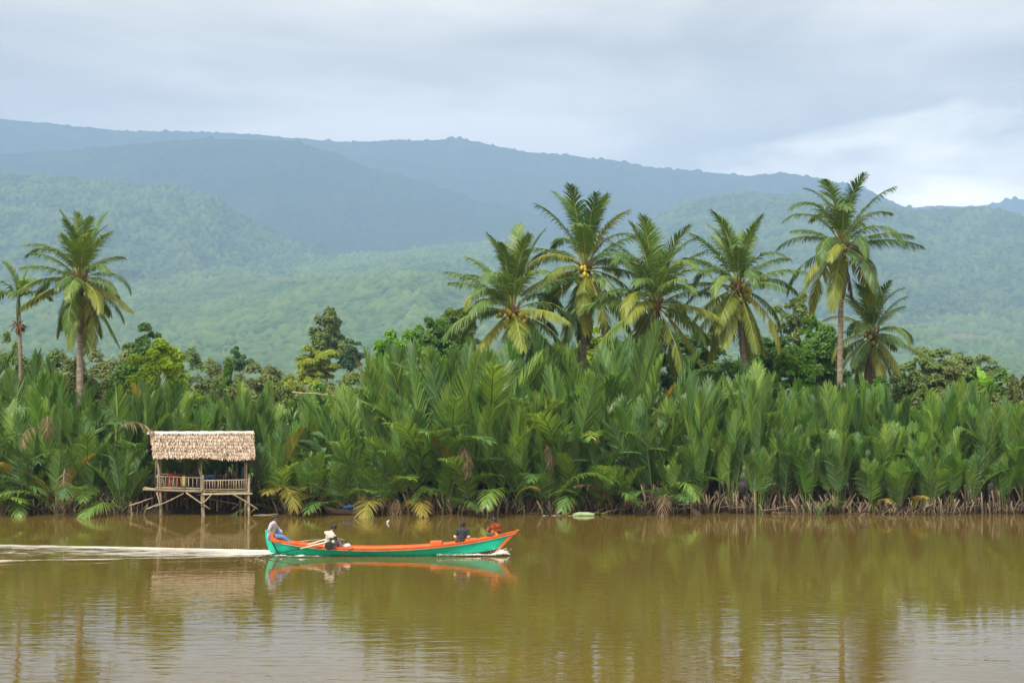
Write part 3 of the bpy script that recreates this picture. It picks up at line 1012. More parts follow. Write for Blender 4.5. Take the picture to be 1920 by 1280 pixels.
# ------------------------------------------------------------------ broadleaf trees and bushes
def crown_mesh(name, mat, w, h, dpt, seed, nclump, leaves, leaf, shape='round', fill=0.55, flat=0.6):
    r = np.random.default_rng(seed)
    # clump centres through the outer part of the crown
    C = []
    nclump = int(nclump * 2.2)
    while len(C) < nclump:
        d = r.normal(size=3)
        d /= np.linalg.norm(d)
        rad = r.uniform(fill, 0.95) if len(C) % 3 else r.uniform(0.1, 0.6)
        p = d * rad
        if shape == 'cone':
            k = 1.0 - 0.62 * (p[2] + 1) / 2
            p[0] *= k * 1.15
            p[1] *= k * 1.15
        if shape == 'dome' and p[2] < 0:
            pass
        if shape == 'dome':        # broad shoulders, sides straight down
            k = (1 - max(p[2], 0) ** 3) ** 0.45 / math.sqrt(max(1 - p[2] ** 2, 0.12))
            p[0] *= k
            p[1] *= k
        if shape == 'round' and p[2] < -0.8:
            continue
        C.append(p)
    C = np.array(C)
    cr = r.uniform(0.15, 0.30, nclump)
    per = np.maximum((leaves * cr ** 2 / (cr ** 2).sum()).astype(int), 4)
    idx = np.repeat(np.arange(nclump), per)
    n = len(idx)
    d = r.normal(size=(n, 3))
    d /= np.linalg.norm(d, axis=1)[:, None]
    d[:, 2] = np.where(d[:, 2] < -0.35, -d[:, 2] * 0.6, d[:, 2])
    rr = r.uniform(0.35, 1.0, n) ** 0.5 * r.uniform(0.8, 1.12, n)
    P = C[idx] + d * (cr[idx] * rr)[:, None] * np.array([1, 1, 0.8])
    P = P * np.array([w / 2, dpt / 2, h / 2]) * 0.92
    # leaf blades: roughly facing outwards and up, each a bent four-sided blade
    nrm = d * 0.8 + r.normal(size=(n, 3)) * 0.45 + np.array([0, 0, flat])
    nrm /= np.linalg.norm(nrm, axis=1)[:, None]
    t = np.cross(nrm, r.normal(size=(n, 3)))
    t /= np.linalg.norm(t, axis=1)[:, None]
    b = np.cross(nrm, t)
    ls = (leaf * r.uniform(0.6, 1.3, n))[:, None]
    V = np.stack([P - t * ls * 0.6, P - b * ls * 0.32 + nrm * ls * 0.08, P + t * ls * 0.6 - nrm * ls * 0.1, P + b * ls * 0.32 + nrm * ls * 0.08], 1).reshape(-1, 3)
    Fc = np.arange(n * 4).reshape(-1, 4)
    rnd = np.clip(0.5 * r.random(nclump)[idx] + 0.5 * r.random(n), 0, 1)
    return np_mesh(name, V, Fc, mat, rnd), C * np.array([w / 2, dpt / 2, h / 2]) * 0.92


def tree_leaf(name, c, var=0.45, **k):
    c = np.array(c)
    return leaf_mat(name, [(0.0, tuple(c * (1 - var))), (0.5, tuple(c)), (1.0, tuple(np.minimum(c * (1 + var), 0.9)))], face_var=0.85, **k)


LEAF = {
    'lime': tree_leaf('lime_green_leaf', (0.3, 0.43, 0.022), trans=0.35, rough=0.4),
    'bright': tree_leaf('bright_green_leaf', (0.16, 0.34, 0.03), trans=0.35, rough=0.4),
    'mid': tree_leaf('mid_green_leaf', (0.125, 0.255, 0.04), trans=0.35),
    'dark': tree_leaf('dark_green_leaf', (0.085, 0.185, 0.036), trans=0.3, rough=0.45),
    'olive': tree_leaf('olive_leaf', (0.16, 0.23, 0.06), trans=0.25, rough=0.6),
    'brown': tree_leaf('olive_brown_leaf', (0.175, 0.215, 0.065), trans=0.25, rough=0.65),
    'bluish': tree_leaf('bluish_leaf', (0.075, 0.15, 0.06), trans=0.25),
    'yellow': tree_leaf('yellow_green_leaf', (0.25, 0.31, 0.035), trans=0.35),
}
bark = surf_mat('tree_bark', [(0.3, (0.06, 0.045, 0.03)), (0.7, (0.17, 0.14, 0.105))], 3, (1, 1, 0.4), rough=0.9, bump=0.03)


def tree(name, cx, ytop, ybot, wpx, Y, leafk, seed, label, group=None, shape='round', nclump=34, leaves=5200, leaf=0.24, fill=0.5, cat='tree'):
    k = Y / F
    ztop, zbot = CAMZ + (HOR - ytop) * k, CAMZ + (HOR - ybot) * k
    zbot = 0.6 if name == 'bush' else max(zbot - 1.2, 0.6)
    w, h = wpx * k, ztop - zbot
    x = (cx - 960) * k
    root = thing(name, (x, Y, 0.45), label, cat, group)
    me, C = crown_mesh('crown', LEAF[leafk], w, h, w * 0.9, seed, nclump, int(leaves * 4.2), leaf * 0.66, shape, fill)
    cr = link('crown', me, root)
    zc = (ztop + zbot) / 2 - 0.45
    cr.location = (0, 0, zc)
    rg = random.Random(seed)
    b = MB()
    tr = max(0.07, min(0.35, w * 0.035))
    fork = max(0.5, zc - h * 0.35)
    b.tube([(0, 0, -0.2), (rg.uniform(-.1, .1), 0, fork * 0.6), (0, 0, fork), (rg.uniform(-.2, .2), 0, zc + h * 0.1), (0, 0, zc + h * 0.3)], [tr * 1.4, tr, tr * 0.9, tr * 0.5, tr * 0.15], 7)
    for i in range(0, len(C), 3):
        e = Vector(C[i]) * 0.95 + Vector((0, 0, zc))
        s = Vector((0, 0, fork + (e.z - fork) * rg.uniform(0.0, 0.4))) if e.z > fork else Vector((0, 0, fork * 0.9))
        m = s.lerp(e, 0.5) + Vector((rg.uniform(-.1, .1) * w, rg.uniform(-.1, .1) * w, 0.05 * h))
        b.tube([s, m, e], [tr * 0.45, tr * 0.28, tr * 0.08], 5)
    b.build('trunk', bark, root, True)
    return root


G1, G2, G3 = 'trees and bushes behind the left nipa stand', 'trees behind the coconut palms', 'mangrove trees beyond the right nipa stand'
TREES = [
    ('broadleaf_tree', 303, 638, 745, 138, 92, 'lime', 1, 'rounded lime-green tree, brightest crown, above the thatched hut', None, 'dome', 40, 8500, 0.26),
    ('broadleaf_tree', 270, 606, 700, 100, 112, 'dark', 2, 'dark olive tree rising behind the lime-green round tree', G1, 'round', 30, 4800, 0.26),
    ('bush', 12, 612, 700, 90, 108, 'olive', 3, 'olive tree at the far left edge behind the areca palm', G1, 'round', 22, 3000, 0.26),
    ('bush', 78, 640, 720, 150, 112, 'olive', 4, 'olive scrub between the areca palm and left coconut palm', G1, 'dome', 26, 4200, 0.26),
    ('bush', 205, 632, 725, 150, 110, 'brown', 5, 'brownish olive scrub right of the left coconut palm trunk', G1, 'dome', 26, 4200, 0.26),
    ('bush', 120, 655, 730, 120, 100, 'yellow', 6, 'yellow-green bush at the foot of the left coconut palm', G1, 'dome', 22, 3000, 0.24),
    ('bush', 338, 628, 720, 120, 118, 'olive', 7, 'olive bush peeping out right of the lime-green tree', G1, 'round', 22, 3200, 0.26),
    ('bush', 408, 648, 720, 110, 130, 'brown', 8, 'bare greyish brown scrub left of the small pointed tree', G1, 'dome', 22, 2600, 0.26),
    ('broadleaf_tree', 425, 655, 725, 34, 105, 'mid', 9, 'small pointed fresh green tree in the gap above the hut roof', G1, 'cone', 18, 2400, 0.22),
    ('broadleaf_tree', 450, 646, 690, 54, 230, 'dark', 10, 'small dark flat-topped tree far off, in the gap left of centre', None, 'dome', 20, 2400, 0.5),
    ('bush', 490, 668, 725, 130, 150, 'brown', 11, 'hazy brown scrub under the far dark flat-topped tree', G1, 'dome', 22, 3200, 0.35),
    ('broadleaf_tree', 612, 566, 676, 92, 190, 'olive', 12, 'tall pyramid-shaped olive tree standing alone against the foothills', None, 'cone', 44, 7500, 0.42),
    ('broadleaf_tree', 655, 634, 690, 66, 200, 'bluish', 13, 'dark hazy tree on the right of the pyramid-shaped tree', None, 'round', 24, 3000, 0.45),
    ('broadleaf_tree', 592, 645, 705, 100, 150, 'yellow', 14, 'yellow-green rounded tree below the pyramid-shaped tree', None, 'dome', 30, 4500, 0.33),
    ('bush', 560, 678, 740, 130, 108, 'yellow', 15, 'yellow-tinted bush left of the cut pole in the nipa gap', G1, 'dome', 24, 3800, 0.24),
    ('bush', 632, 684, 745, 130, 112, 'brown', 16, 'dull brown bushes above the cut bamboo pole', G1, 'dome', 26, 4200, 0.25),
    ('broadleaf_tree', 742, 590, 700, 92, 100, 'bright', 17, 'bright green leafy tree left of the darker tree near centre', None, 'round', 40, 7000, 0.25),
    ('broadleaf_tree', 812, 584, 690, 116, 106, 'mid', 18, 'mid-green broad tree touching the bright green tree near centre', None, 'dome', 40, 7000, 0.26),
    ('broadleaf_tree', 862, 564, 640, 84, 150, 'olive', 19, 'hazy olive tree behind the palm with yellow coconuts', None, 'dome', 26, 3600, 0.36),
    ('bush', 762, 662, 740, 110, 96, 'brown', 20, 'olive-brown bush in front of the bright green tree', None, 'dome', 26, 4200, 0.22),
    ('broadleaf_tree', 1112, 600, 690, 90, 102, 'lime', 21, 'lime-green tree half hidden behind the palm with dead frond', G2, 'round', 28, 4200, 0.25),
    ('broadleaf_tree', 1020, 620, 720, 120, 104, 'dark', 22, 'dark tree between the yellow-fruited palm and its right neighbour', G2, 'dome', 28, 4500, 0.26),
    ('broadleaf_tree', 1180, 610, 720, 120, 106, 'mid', 23, 'mid-green tree behind the bushy middle coconut palm', G2, 'dome', 28, 4500, 0.26),
    ('broadleaf_tree', 1305, 612, 715, 130, 104, 'dark', 24, 'dark tree filling the gap right of the bushy coconut palm', G2, 'dome', 30, 5200, 0.26),
    ('broadleaf_tree', 1440, 612, 715, 130, 100, 'dark', 25, 'dark dense tree right of the leaning-trunk coconut palm', G2, 'round', 34, 6500, 0.24),
    ('broadleaf_tree', 1490, 632, 720, 110, 97, 'bright', 26, 'glossy bright green tree between the dark trees left of tallest trunk', G2, 'dome', 32, 6000, 0.24),
    ('broadleaf_tree', 1545, 600, 720, 104, 103, 'mid', 27, 'mid-green dense tree just left of the tallest palm\'s trunk', G2, 'round', 32, 6000, 0.25),
    ('broadleaf_tree', 1492, 535, 640, 96, 112, 'olive', 28, 'sparse open-branched tree with see-through crown left of tallest palm', G2, 'round', 16, 1500, 0.26),
    ('broadleaf_tree', 1520, 570, 630, 44, 111, 'bright', 29, 'narrow tree with dark green tufts beside the sparse open tree', G2, 'round', 9, 900, 0.26),
    ('bush', 1592, 668, 720, 44, 96, 'yellow', 30, 'small yellow-green bush right beside the tallest palm\'s trunk', G2, 'dome', 16, 1800, 0.22),
    ('bush', 1668, 672, 735, 90, 104, 'dark', 31, 'dark undergrowth behind the short coconut palm', G2, 'dome', 22, 3200, 0.24),
    ('mangrove_tree', 1742, 648, 730, 140, 116, 'olive', 32, 'olive rounded mangrove tree right of the short coconut palm', G3, 'dome', 34, 6000, 0.25),
    ('mangrove_tree', 1822, 652, 735, 125, 120, 'olive', 33, 'olive mangrove tree with sloping right side, behind the banana plant', G3, 'dome', 32, 5500, 0.25),
    ('mangrove_tree', 1868, 678, 735, 60, 114, 'mid', 34, 'low green bush at the foot of the olive mangrove trees', G3, 'dome', 22, 3000, 0.25),
    ('mangrove_tree', 1785, 684, 740, 90, 104, 'brown', 35, 'brown-tinged bush in front of the olive mangrove trees', G3, 'dome', 22, 3500, 0.24),
    ('bush', 1915, 672, 740, 80, 108, 'brown', 36, 'reddish brown tree cut by the right edge of the view', G3, 'round', 22, 3000, 0.25),
]
FILL = [(45, 648, 143, 'olive'), (150, 640, 132, 'brown'), (255, 655, 121, 'mid'), (370, 682, 121, 'olive'), (455, 692, 110, 'brown'), (520, 697, 121, 'olive'), (585, 707, 110, 'mid'), (680, 682, 121, 'olive'),
        (850, 632, 154, 'mid'), (930, 642, 132, 'dark'), (1075, 647, 132, 'mid'), (1240, 652, 143, 'dark'), (1370, 647, 143, 'mid'), (1425, 672, 121, 'dark'), (1620, 682, 121, 'mid'), (1700, 692, 121, 'olive'), (1775, 697, 110, 'brown'), (1850, 697, 121, 'olive'), (1935, 697, 99, 'brown'), (-60, 658, 132, 'olive'), (2010, 692, 132, 'olive')]
FNEAR = ['below the areca palm', 'behind the left coconut palm\'s trunk', 'under the dark tree behind the lime-green one', 'right of the lime-green tree', 'under the small far tree', 'in the gap left of the pyramid tree', 'below the yellow-green rounded tree',
         'right of the cut bamboo pole', 'below the mid-green broad tree', 'behind the palm heavy with yellow nuts', 'below the lime-green half hidden tree', 'below the bushy coconut palm', 'below the leaning-trunk palm', 'left of the glossy bright tree',
         'at the tallest palm\'s foot', 'right of the short coconut palm', 'under the first olive mangrove', 'under the second olive mangrove', 'under the reddish tree at the right edge', 'beyond the left edge', 'beyond the right edge']
for (fx, fy, fw, fk), fn in zip(FILL, FNEAR):
    TREES.append(('bush', fx, fy, 790, fw, 95 + (fx % 7) * 0.3, fk, 200 + fx % 97, 'low %s thicket bush behind the nipa, %s' % ({'mid': 'green', 'dark': 'dark green', 'olive': 'olive', 'brown': 'brownish'}[fk], fn), 'low bushes behind the nipa stand', 'dome', 24, 4200, 0.24))
for tdef in TREES:
    n_, cx, yt, yb, w, Y, lk, sd, lab, grp, shp, ncl, lv, lf = tdef
    tree(n_, cx, yt, yb, w, Y, lk, sd, lab, grp, shp, ncl, lv, lf, cat='bush' if n_ == 'bush' else 'tree')


def banana():
    """banana plant whose torn leaves rise over the right stand"""
    k = 99 / F
    x = (1845 - 960) * k
    root = thing('banana_plant', (x, 99, 0.45), 'banana plant with torn pale-backed leaves poking above the right stand', 'banana plant')
    mb = MB()
    hz = CAMZ + (HOR - 730) * k - 0.45
    mb.tube([(0, 0, -0.2), (0, 0, hz * 0.6), (0.05, 0, hz)], [0.16, 0.13, 0.09], 8)
    mb.build('stem', stalk_green, root, True)
    rg = random.Random(5)
    for i, (az, el, ln) in enumerate([(0, 62, 2.0), (180, 55, 1.9), (20, 35, 1.8), (200, 30, 1.7), (100, 70, 2.0), (270, 50, 1.8), (330, 48, 1.9)]):
        b = MB()
        K = 12
        p = Vector((0, 0, 0))
        for s in range(K):
            t = s / K
            e = R(el - 75 * t * t)
            d = Vector((math.cos(e), 0, math.sin(e)))
            q = p + d * (ln / K)
            w0, w1 = [0.30 * math.sin(math.pi * min(1, max(0.02, u)) ** 0.7) for u in (t, t + 1 / K)]
            for sd in (-1, 1):
                if rg.random() < 0.12:
                    continue
                dz = rg.uniform(0.0, 0.12)
                b.add([p, q - d * 0.02, q + Vector((0, sd * w1, 0.05 - dz)), p + Vector((0, sd * w0, 0.05 - dz))], [(0, 1, 2, 3)], 0, rg.random())
            p = q
        o = b.build('leaf', LEAF['bright'] if i % 3 else LEAF['bluish'], root)
        o.location = (0.05, 0, hz - 0.05)
        o.rotation_euler = (0, 0, R(az))


banana()
# ================================================================== thatched hut on stilts
HUT = Vector(((380 - 960) / F * 79.6, 79.6, 0.0))


def hp(px, py, Y=79.6):
    return at(px, py, Y) - HUT


bamboo = surf_mat('weathered_bamboo', [(0.25, (0.19, 0.145, 0.095)), (0.55, (0.35, 0.28, 0.19)), (0.8, (0.50, 0.42, 0.31))], 3.0, (1, 1, 1), rough=0.75, use_rnd=0.4)
bamboo_dark = surf_mat('wet_bamboo', [(0.25, (0.07, 0.05, 0.03)), (0.75, (0.20, 0.155, 0.10))], 3.0, rough=0.7, use_rnd=0.4)
thatch_m = surf_mat('palm_thatch', [(0.12, (0.09, 0.06, 0.042)), (0.38, (0.27, 0.195, 0.135)), (0.60, (0.46, 0.355, 0.26)), (0.9, (0.70, 0.59, 0.48))], 2.2, rough=0.9, spec=0.1, use_rnd=0.62, detail=6)
thatch_under = surf_mat('thatch_underside', [(0.3, (0.06, 0.035, 0.02)), (0.7, (0.16, 0.10, 0.06))], 5, rough=0.95, spec=0.05)
capm = surf_mat('ridge_sheet', [(0.32, (0.42, 0.25, 0.13)), (0.40, (0.46, 0.45, 0.43)), (0.7, (0.56, 0.56, 0.55))], 0.9, (1, 1, 1), rough=0.5)

hut = thing('thatched_hut', HUT, 'open-sided thatched hut on bamboo stilts over the river edge', 'hut')
rg = random.Random(77)


def slope(name, rl, rr, el, er, rows, cols, seed, under=True):
    """thatched roof slope: courses of dry leaf blades on a battened slab"""
    g = random.Random(seed)
    b = MB()
    nrm = (rr - rl).cross(el - rl)
    nrm.normalize()
    if nrm.z < 0:
        nrm = -nrm
    th = nrm * 0.07
    b.add([rl, rr, er, el, rl - th, rr - th, er - th, el - th], [(0, 1, 2, 3), (7, 6, 5, 4), (0, 4, 5, 1), (1, 5, 6, 2), (2, 6, 7, 3), (3, 7, 4, 0)], 1, 0.2)
    for r_ in range(rows):
        v0 = r_ / rows
        tone = g.uniform(-0.08, 0.08)
        for c in range(cols):
            u = (c + g.uniform(-0.4, 0.4)) / (cols - 1)
            u = min(max(u, -0.006), 1.006)
            wob = 0.010 * math.sin(u * 23 + r_ * 2.1) + 0.006 * math.sin(u * 61 + r_)
            jt = g.gauss(0, 0.10) / rows
            va, vb = v0 - 0.03 + wob + jt, v0 + 1.4 / rows + g.uniform(-0.45, 0.22) / rows + wob + jt
            va, vb = max(va, 0.0), min(vb, 1.03)
            if r_ == rows - 1:
                vb += g.uniform(-0.02, 0.05) + 0.045 * math.sin(u * 9 + 0.8) * (1 if u > 0.45 else 0.4) + 0.01
            ed = (u - 0.5) * 0.012 * (1 + g.random())
            pa = rl.lerp(rr, u).lerp(el.lerp(er, u), va)
            pb = rl.lerp(rr, u + ed).lerp(el.lerp(er, u + ed), vb)
            ux = (rr - rl).normalized()
            w = g.uniform(0.011, 0.024)
            la, lb = nrm * g.uniform(0.01, 0.02), nrm * g.uniform(0.06, 0.12)
            t = max(0.0, min(1.0, 0.5 + tone + g.gauss(0, 0.28)))
            md = pa.lerp(pb, 0.55) + nrm * g.uniform(0.04, 0.10)
            tw = ux * g.uniform(-0.03, 0.03)
            b.add([pa - ux * w + la, pa + ux * w + la, md + ux * w * 1.1, md - ux * w * 1.1, pb + ux * w * 0.4 + lb + tw, pb - ux * w * 0.4 + lb + tw], [(0, 1, 2, 3), (3, 2, 4, 5)], 0, t)
    return b.build(name, [thatch_m, thatch_under], hut)


RL, RR_ = hp(283, 812, 80.9), hp(475.5, 810, 80.9)
slope('roof', RL, RR_, hp(289, 859, 79.15), hp(478, 861, 79.15), 8, 300, 1)
slope('roof', hp(278.5, 812.5, 80.95), hp(473, 810.5, 80.95), hp(281, 850, 82.7), hp(468, 850, 82.7), 9, 90, 2)
b = MB()
a_, c_ = hp(277, 808.5, 80.9), hp(476, 808, 80.9)
n_ = 14
for i in range(n_):
    p0, p1 = a_.lerp(c_, i / n_), a_.lerp(c_, (i + 1.03) / n_)
    dz = Vector((0, 0, 0.012 * (i % 2)))
    for sgn in (-1, 1):
        o_ = Vector((0, sgn * 0.17, -0.11))
        b.add([p0 + dz, p1 + dz, p1 + o_ + dz, p0 + o_ + dz, p0 - Vector((0, 0, 0.02)) + dz, p1 - Vector((0, 0, 0.02)) + dz, p1 + o_ - Vector((0, 0, 0.02)) + dz, p0 + o_ - Vector((0, 0, 0.02)) + dz],
              [(0, 1, 2, 3), (7, 6, 5, 4), (3, 2, 6, 7), (0, 3, 7, 4), (1, 5, 6, 2)], 0, rg.random())
b.build('ridge_cap', capm, hut)


def pole(name, a, c, r=0.045, parent=None, mat=None, n=7, sub=5, bend=0.02, knots=True):
    g = random.Random(int(abs(a.x * 131 + a.z * 71 + c.y * 13 + c.z * 7) * 10))
    b = MB()
    P, Rr = [], []
    d = c - a
    off = Vector((g.uniform(-1, 1), g.uniform(-1, 1), g.uniform(-1, 1) if abs(d.z) < d.length * 0.5 else 0)) * bend * d.length
    m = max(2, sub)
    for i in range(m + 1):
        t = i / m
        q = a + d * t + off * math.sin(math.pi * t)
        P.append(q)
        Rr.append(r * (1.06 - 0.2 * t))
    b.tube(P, Rr, n, 0, g.random())
    if knots:
        for i in range(1, m):
            t = i / m
            q = a + d * t + off * math.sin(math.pi * t)
            e = d.normalized() * 0.018
            b.tube([q - e, q, q + e], [r * 0.9, r * 1.22, r * 0.9], n, 0, g.random())
    return b.build(name, mat or bamboo, parent, True)


# posts
for (x0, y0, x1, y1, Y, r) in [(297, 862, 303, 975, 79.6, 0.065), (302.5, 862, 305.5, 975, 79.7, 0.05), (378, 866, 381, 976, 79.6, 0.05), (383.5, 918, 384, 976, 79.55, 0.06), (460, 866, 461.5, 975, 79.75, 0.06),
                               (463, 866, 463, 900, 79.7, 0.035), (467.5, 894, 468.5, 976, 79.6, 0.065), (452, 920, 452, 974, 80.5, 0.06), (294, 862, 293, 962, 82.2, 0.055), (376, 862, 378, 962, 82.2, 0.05), (445, 862, 447, 962, 82.2, 0.055),
                               (409, 928, 409, 972, 81.0, 0.05), (318, 920, 317, 968, 81.6, 0.045)]:
    pole('post', hp(x1, y1, Y), hp(x0, y0, Y), r, hut)
# braces
for (x0, y0, x1, y1, Y) in [(292.5, 949, 345.6, 924, 79.45), (277, 953.5, 302, 942, 79.9), (350, 923, 395.6, 954, 79.4), (380, 944, 399, 925, 79.35), (435.5, 924.5, 484.7, 954, 79.4), (295, 922, 303, 950, 79.45),
                            (394, 934, 447, 944, 81.0), (347, 935, 372, 926, 81.2), (425, 930, 446, 942, 81.5), (435, 954, 449, 944, 80.6), (469, 962, 482, 950, 79.7)]:
    pole('brace', hp(x0, y0, Y), hp(x1, y1, Y), 0.036, hut)
# deck: floor strips laid across two bearers, front beams, the platform running out to the left
for (xa, xb, ya, yb) in [(293, 381, 917.5, 919.0), (381, 469, 920.5, 922.5)]:
    b = MB()
    n_ = 46
    for i in range(n_):
        t = i / n_
        p = hp(xa + (xb - xa) * t, ya + (yb - ya) * t, 79.6)
        w = (xb - xa) / F * 79.6 / n_ * 0.86
        ln = 2.75 + rg.uniform(-0.05, 0.1)
        b.box((p.x + w / 2, p.y + ln / 2 - 0.12, p.z + 0.015 + rg.uniform(-0.006, 0.006)), (w, ln, 0.03), None, 0, 1, rg.random())
    b.build('deck', bamboo, hut)
for (x0, y0, x1, y1, Y, r) in [(269, 917, 381, 921.5, 79.5, 0.05), (380, 926, 474, 925, 79.5, 0.05), (371, 927, 473, 924, 79.9, 0.04), (296, 924, 381, 925, 81.9, 0.045), (381, 925, 470, 925, 81.9, 0.045), (272, 913, 302, 919, 79.75, 0.035), (486, 920, 497, 920, 80.6, 0.03)]:
    pole('beam', hp(x0, y0, Y), hp(x1, y1, Y), r, hut, bend=0.004)
b = MB()
for i in range(9):
    y = 79.65 + i * 0.17
    p = hp(270 + rg.uniform(-2, 6), 914.5, y)
    q = hp(299, 917.0, y)
    b.tube([p, q], [0.045, 0.05], 6, 0, rg.random())
b.build('side_platform', bamboo, hut, True)


# railings
def railing(x0, x1, yt0, yt1, yb0, yb1, Y, nb, back=False):
    r_ = thing_part('railing', hut)
    pole_in(r_, 'top_rail', hp(x0, yt0, Y), hp(x1, yt1, Y), 0.036)
    pole_in(r_, 'bottom_rail', hp(x0, yb0, Y), hp(x1, yb1, Y), 0.03)
    b = MB()
    for i in range(nb):
        t = (i + 0.5) / nb
        xx = x0 + (x1 - x0) * t + rg.uniform(-0.7, 0.7)
        b.tube([hp(xx, yb0 + (yb1 - yb0) * t + 1, Y), hp(xx + rg.uniform(-0.8, 0.8), yt0 + (yt1 - yt0) * t - 0.5, Y)], rg.uniform(0.018, 0.026), 6, 0, rg.random())
    b.build('balusters', bamboo, r_, True)


def thing_part(name, parent):
    o = bpy.data.objects.new(name, None)
    COL.objects.link(o)
    o.parent = parent
    return o


def pole_in(par, name, a, c, r):
    return pole(name, a, c, r, par, bend=0.004)


railing(293, 381, 892.5, 895.5, 913.5, 915.0, 79.6, 12)
railing(382, 466, 900.5, 898.8, 917, 916, 79.55, 17)
railing(294, 376, 888.5, 889.5, 905, 906, 82.15, 14)
railing(376, 446, 890, 891, 906, 907, 82.15, 12)
for x in (381.5, 297.0):
    pole('rail_post', hp(x, 921, 79.52), hp(x, 889, 79.52), 0.05, hut)


# ------------------------------------------------------------------ plastic chairs, table, cloths
def plastic(name, c, rough=0.35):
    m, t, out = new_mat(name)
    n = N(t, 'ShaderNodeTexNoise', inp={'Scale': 6.0, 'Detail': 3.0})
    r_ = ramp(t, [(0.3, tuple(k * 0.75 for k in c)), (0.7, c)])
    t.links.new(n.outputs['Fac'], r_.inputs['Fac'])
    p = N(t, 'ShaderNodeBsdfPrincipled', inp={'Roughness': rough})
    t.links.new(r_.outputs['Color'], p.inputs['Base Color'])
    t.links.new(p.outputs[0], out.inputs['Surface'])
    return m


red_pl, blue_pl = plastic('red_plastic', (0.62, 0.015, 0.012)), plastic('blue_plastic', (0.055, 0.16, 0.48))


def chair(loc, rz, mat, label, group=None, tilt=0.0):
    root = thing('plastic_chair', loc, label, 'chair', group, rz)
    root.rotation_euler = (0, tilt, rz)
    b = MB()
    b.box((0, 0, 0.42), (0.42, 0.42, 0.03))
    b.box((0.215, 0, 0.405), (0.02, 0.42, 0.05))
    b.build('seat', mat, root)
    b = MB()
    q = Matrix.Rotation(R(-12), 3, 'Y')
    for k in range(-2, 3):
        b.box(Vector((-0.25, k * 0.083, 0.64)), (0.018, 0.055, 0.34), q)
    b.box(Vector((-0.292, 0, 0.83)), (0.022, 0.42, 0.09), q)
    b.box(Vector((-0.215, 0, 0.475)), (0.022, 0.40, 0.06), q)
    b.build('backrest', mat, root)
    for sx in (-1, 1):
        for sy in (-1, 1):
            b = MB()
            b.tube([(sx * 0.24 - 0.02, sy * 0.22, 0.0), (sx * 0.19, sy * 0.19, 0.42)], [0.022, 0.03], 4)
            b.build('leg', mat, root)
    for sy in (-1, 1):
        b = MB()
        b.tube([(-0.26, sy * 0.22, 0.62), (0.05, sy * 0.25, 0.63), (0.17, sy * 0.24, 0.60), (0.2, sy * 0.22, 0.42)], [0.022, 0.026, 0.026, 0.022], 5)
        b.build('armrest', mat, root)
    return root


DZ = hp(330, 918, 79.6).z + 0.03
fl = lambda px, Y: Vector(((px - 960) / F * Y, Y, DZ + (-0.09 if px > 381 else 0)))
chair(fl(327, 80.6), R(5), red_pl, 'red plastic armchair on the left half of the hut deck', None)
chair(fl(391, 80.7), R(182), blue_pl, 'lower blue plastic chair on the hut deck, under the stacked one', 'blue chairs stacked on the hut deck')
chair(fl(395, 80.7) + Vector((0, 0, 0.06)), R(182), blue_pl, 'upper blue plastic chair, the one slotted on top of the other', 'blue chairs stacked on the hut deck', 0.02)
tb = thing('low_table', fl(363, 80.5), 'low pale violet table on the hut deck between the red and blue chairs', 'table')
vio = plastic('violet_plastic', (0.22, 0.25, 0.58), 0.5)
b = MB()
b.box((0, 0, 0.52), (0.62, 0.5, 0.03))
b.build('tabletop', vio, tb)
for sx in (-1, 1):
    for sy in (-1, 1):
        b = MB()
        b.tube([(sx * 0.27, sy * 0.2, 0), (sx * 0.26, sy * 0.19, 0.51)], [0.02, 0.025], 5)
        b.build('leg', vio, tb)


def cloth(name, c0, w, l, mat, label, cat, seed, hang_y=0.045):
    """a cloth folded over a rail: front fall, fold over the top, short back fall"""
    g = random.Random(seed)
    b = MB()
    nx, nz = 8, 10
    vs, fs = [], []
    for j in range(nz + 1):
        t = j / nz
        if t < 0.25:
            y, z = hang_y * 1.2, -(0.25 - t) * l * 0.9
        else:
            y, z = -hang_y, -(t - 0.25) / 0.75 * l
        if abs(t - 0.25) < 0.06:
            y, z = 0, 0.045
        for i in range(nx + 1):
            u = i / nx - 0.5
            vs.append(Vector((u * w * (1 - 0.15 * t), y + 0.025 * math.sin(i * 2.1 + seed) * t, z + 0.03 * math.sin(i * 1.3) * t)))
    for j in range(nz):
        for i in range(nx):
            k = j * (nx + 1) + i
            fs.append((k, k + 1, k + nx + 2, k + nx + 1))
    b.add(vs, fs)
    o = b.build(name, mat, None, True)
    o.location = c0
    sm = o.modifiers.new('thickness', 'SOLIDIFY')
    sm.thickness = 0.008
    return tag(o, label, cat)


cloth('cloth', at(345.6, 893.8, 79.6) + Vector((0, 0, 0.0)), 0.13, 0.44, plastic('yellow_cloth', (0.55, 0.42, 0.12), 0.9), 'yellow cloth hung over the left bamboo railing', 'cloth', 3)
cloth('cloth', at(456, 876, 79.95), 0.10, 0.75, plastic('blue_cloth', (0.06, 0.13, 0.30), 0.9), 'narrow blue cloth hanging beside the hut\'s right post', 'cloth', 5)

# ================================================================== long-tail boat
YB = 62.0
BO = Vector(((735 - 960) / F * YB, YB, 0.0))


def bx(px):
    return (px - 960) / F * YB - BO.x


def bz(py, Y=YB):
    return CAMZ + (HOR - py) / F * Y


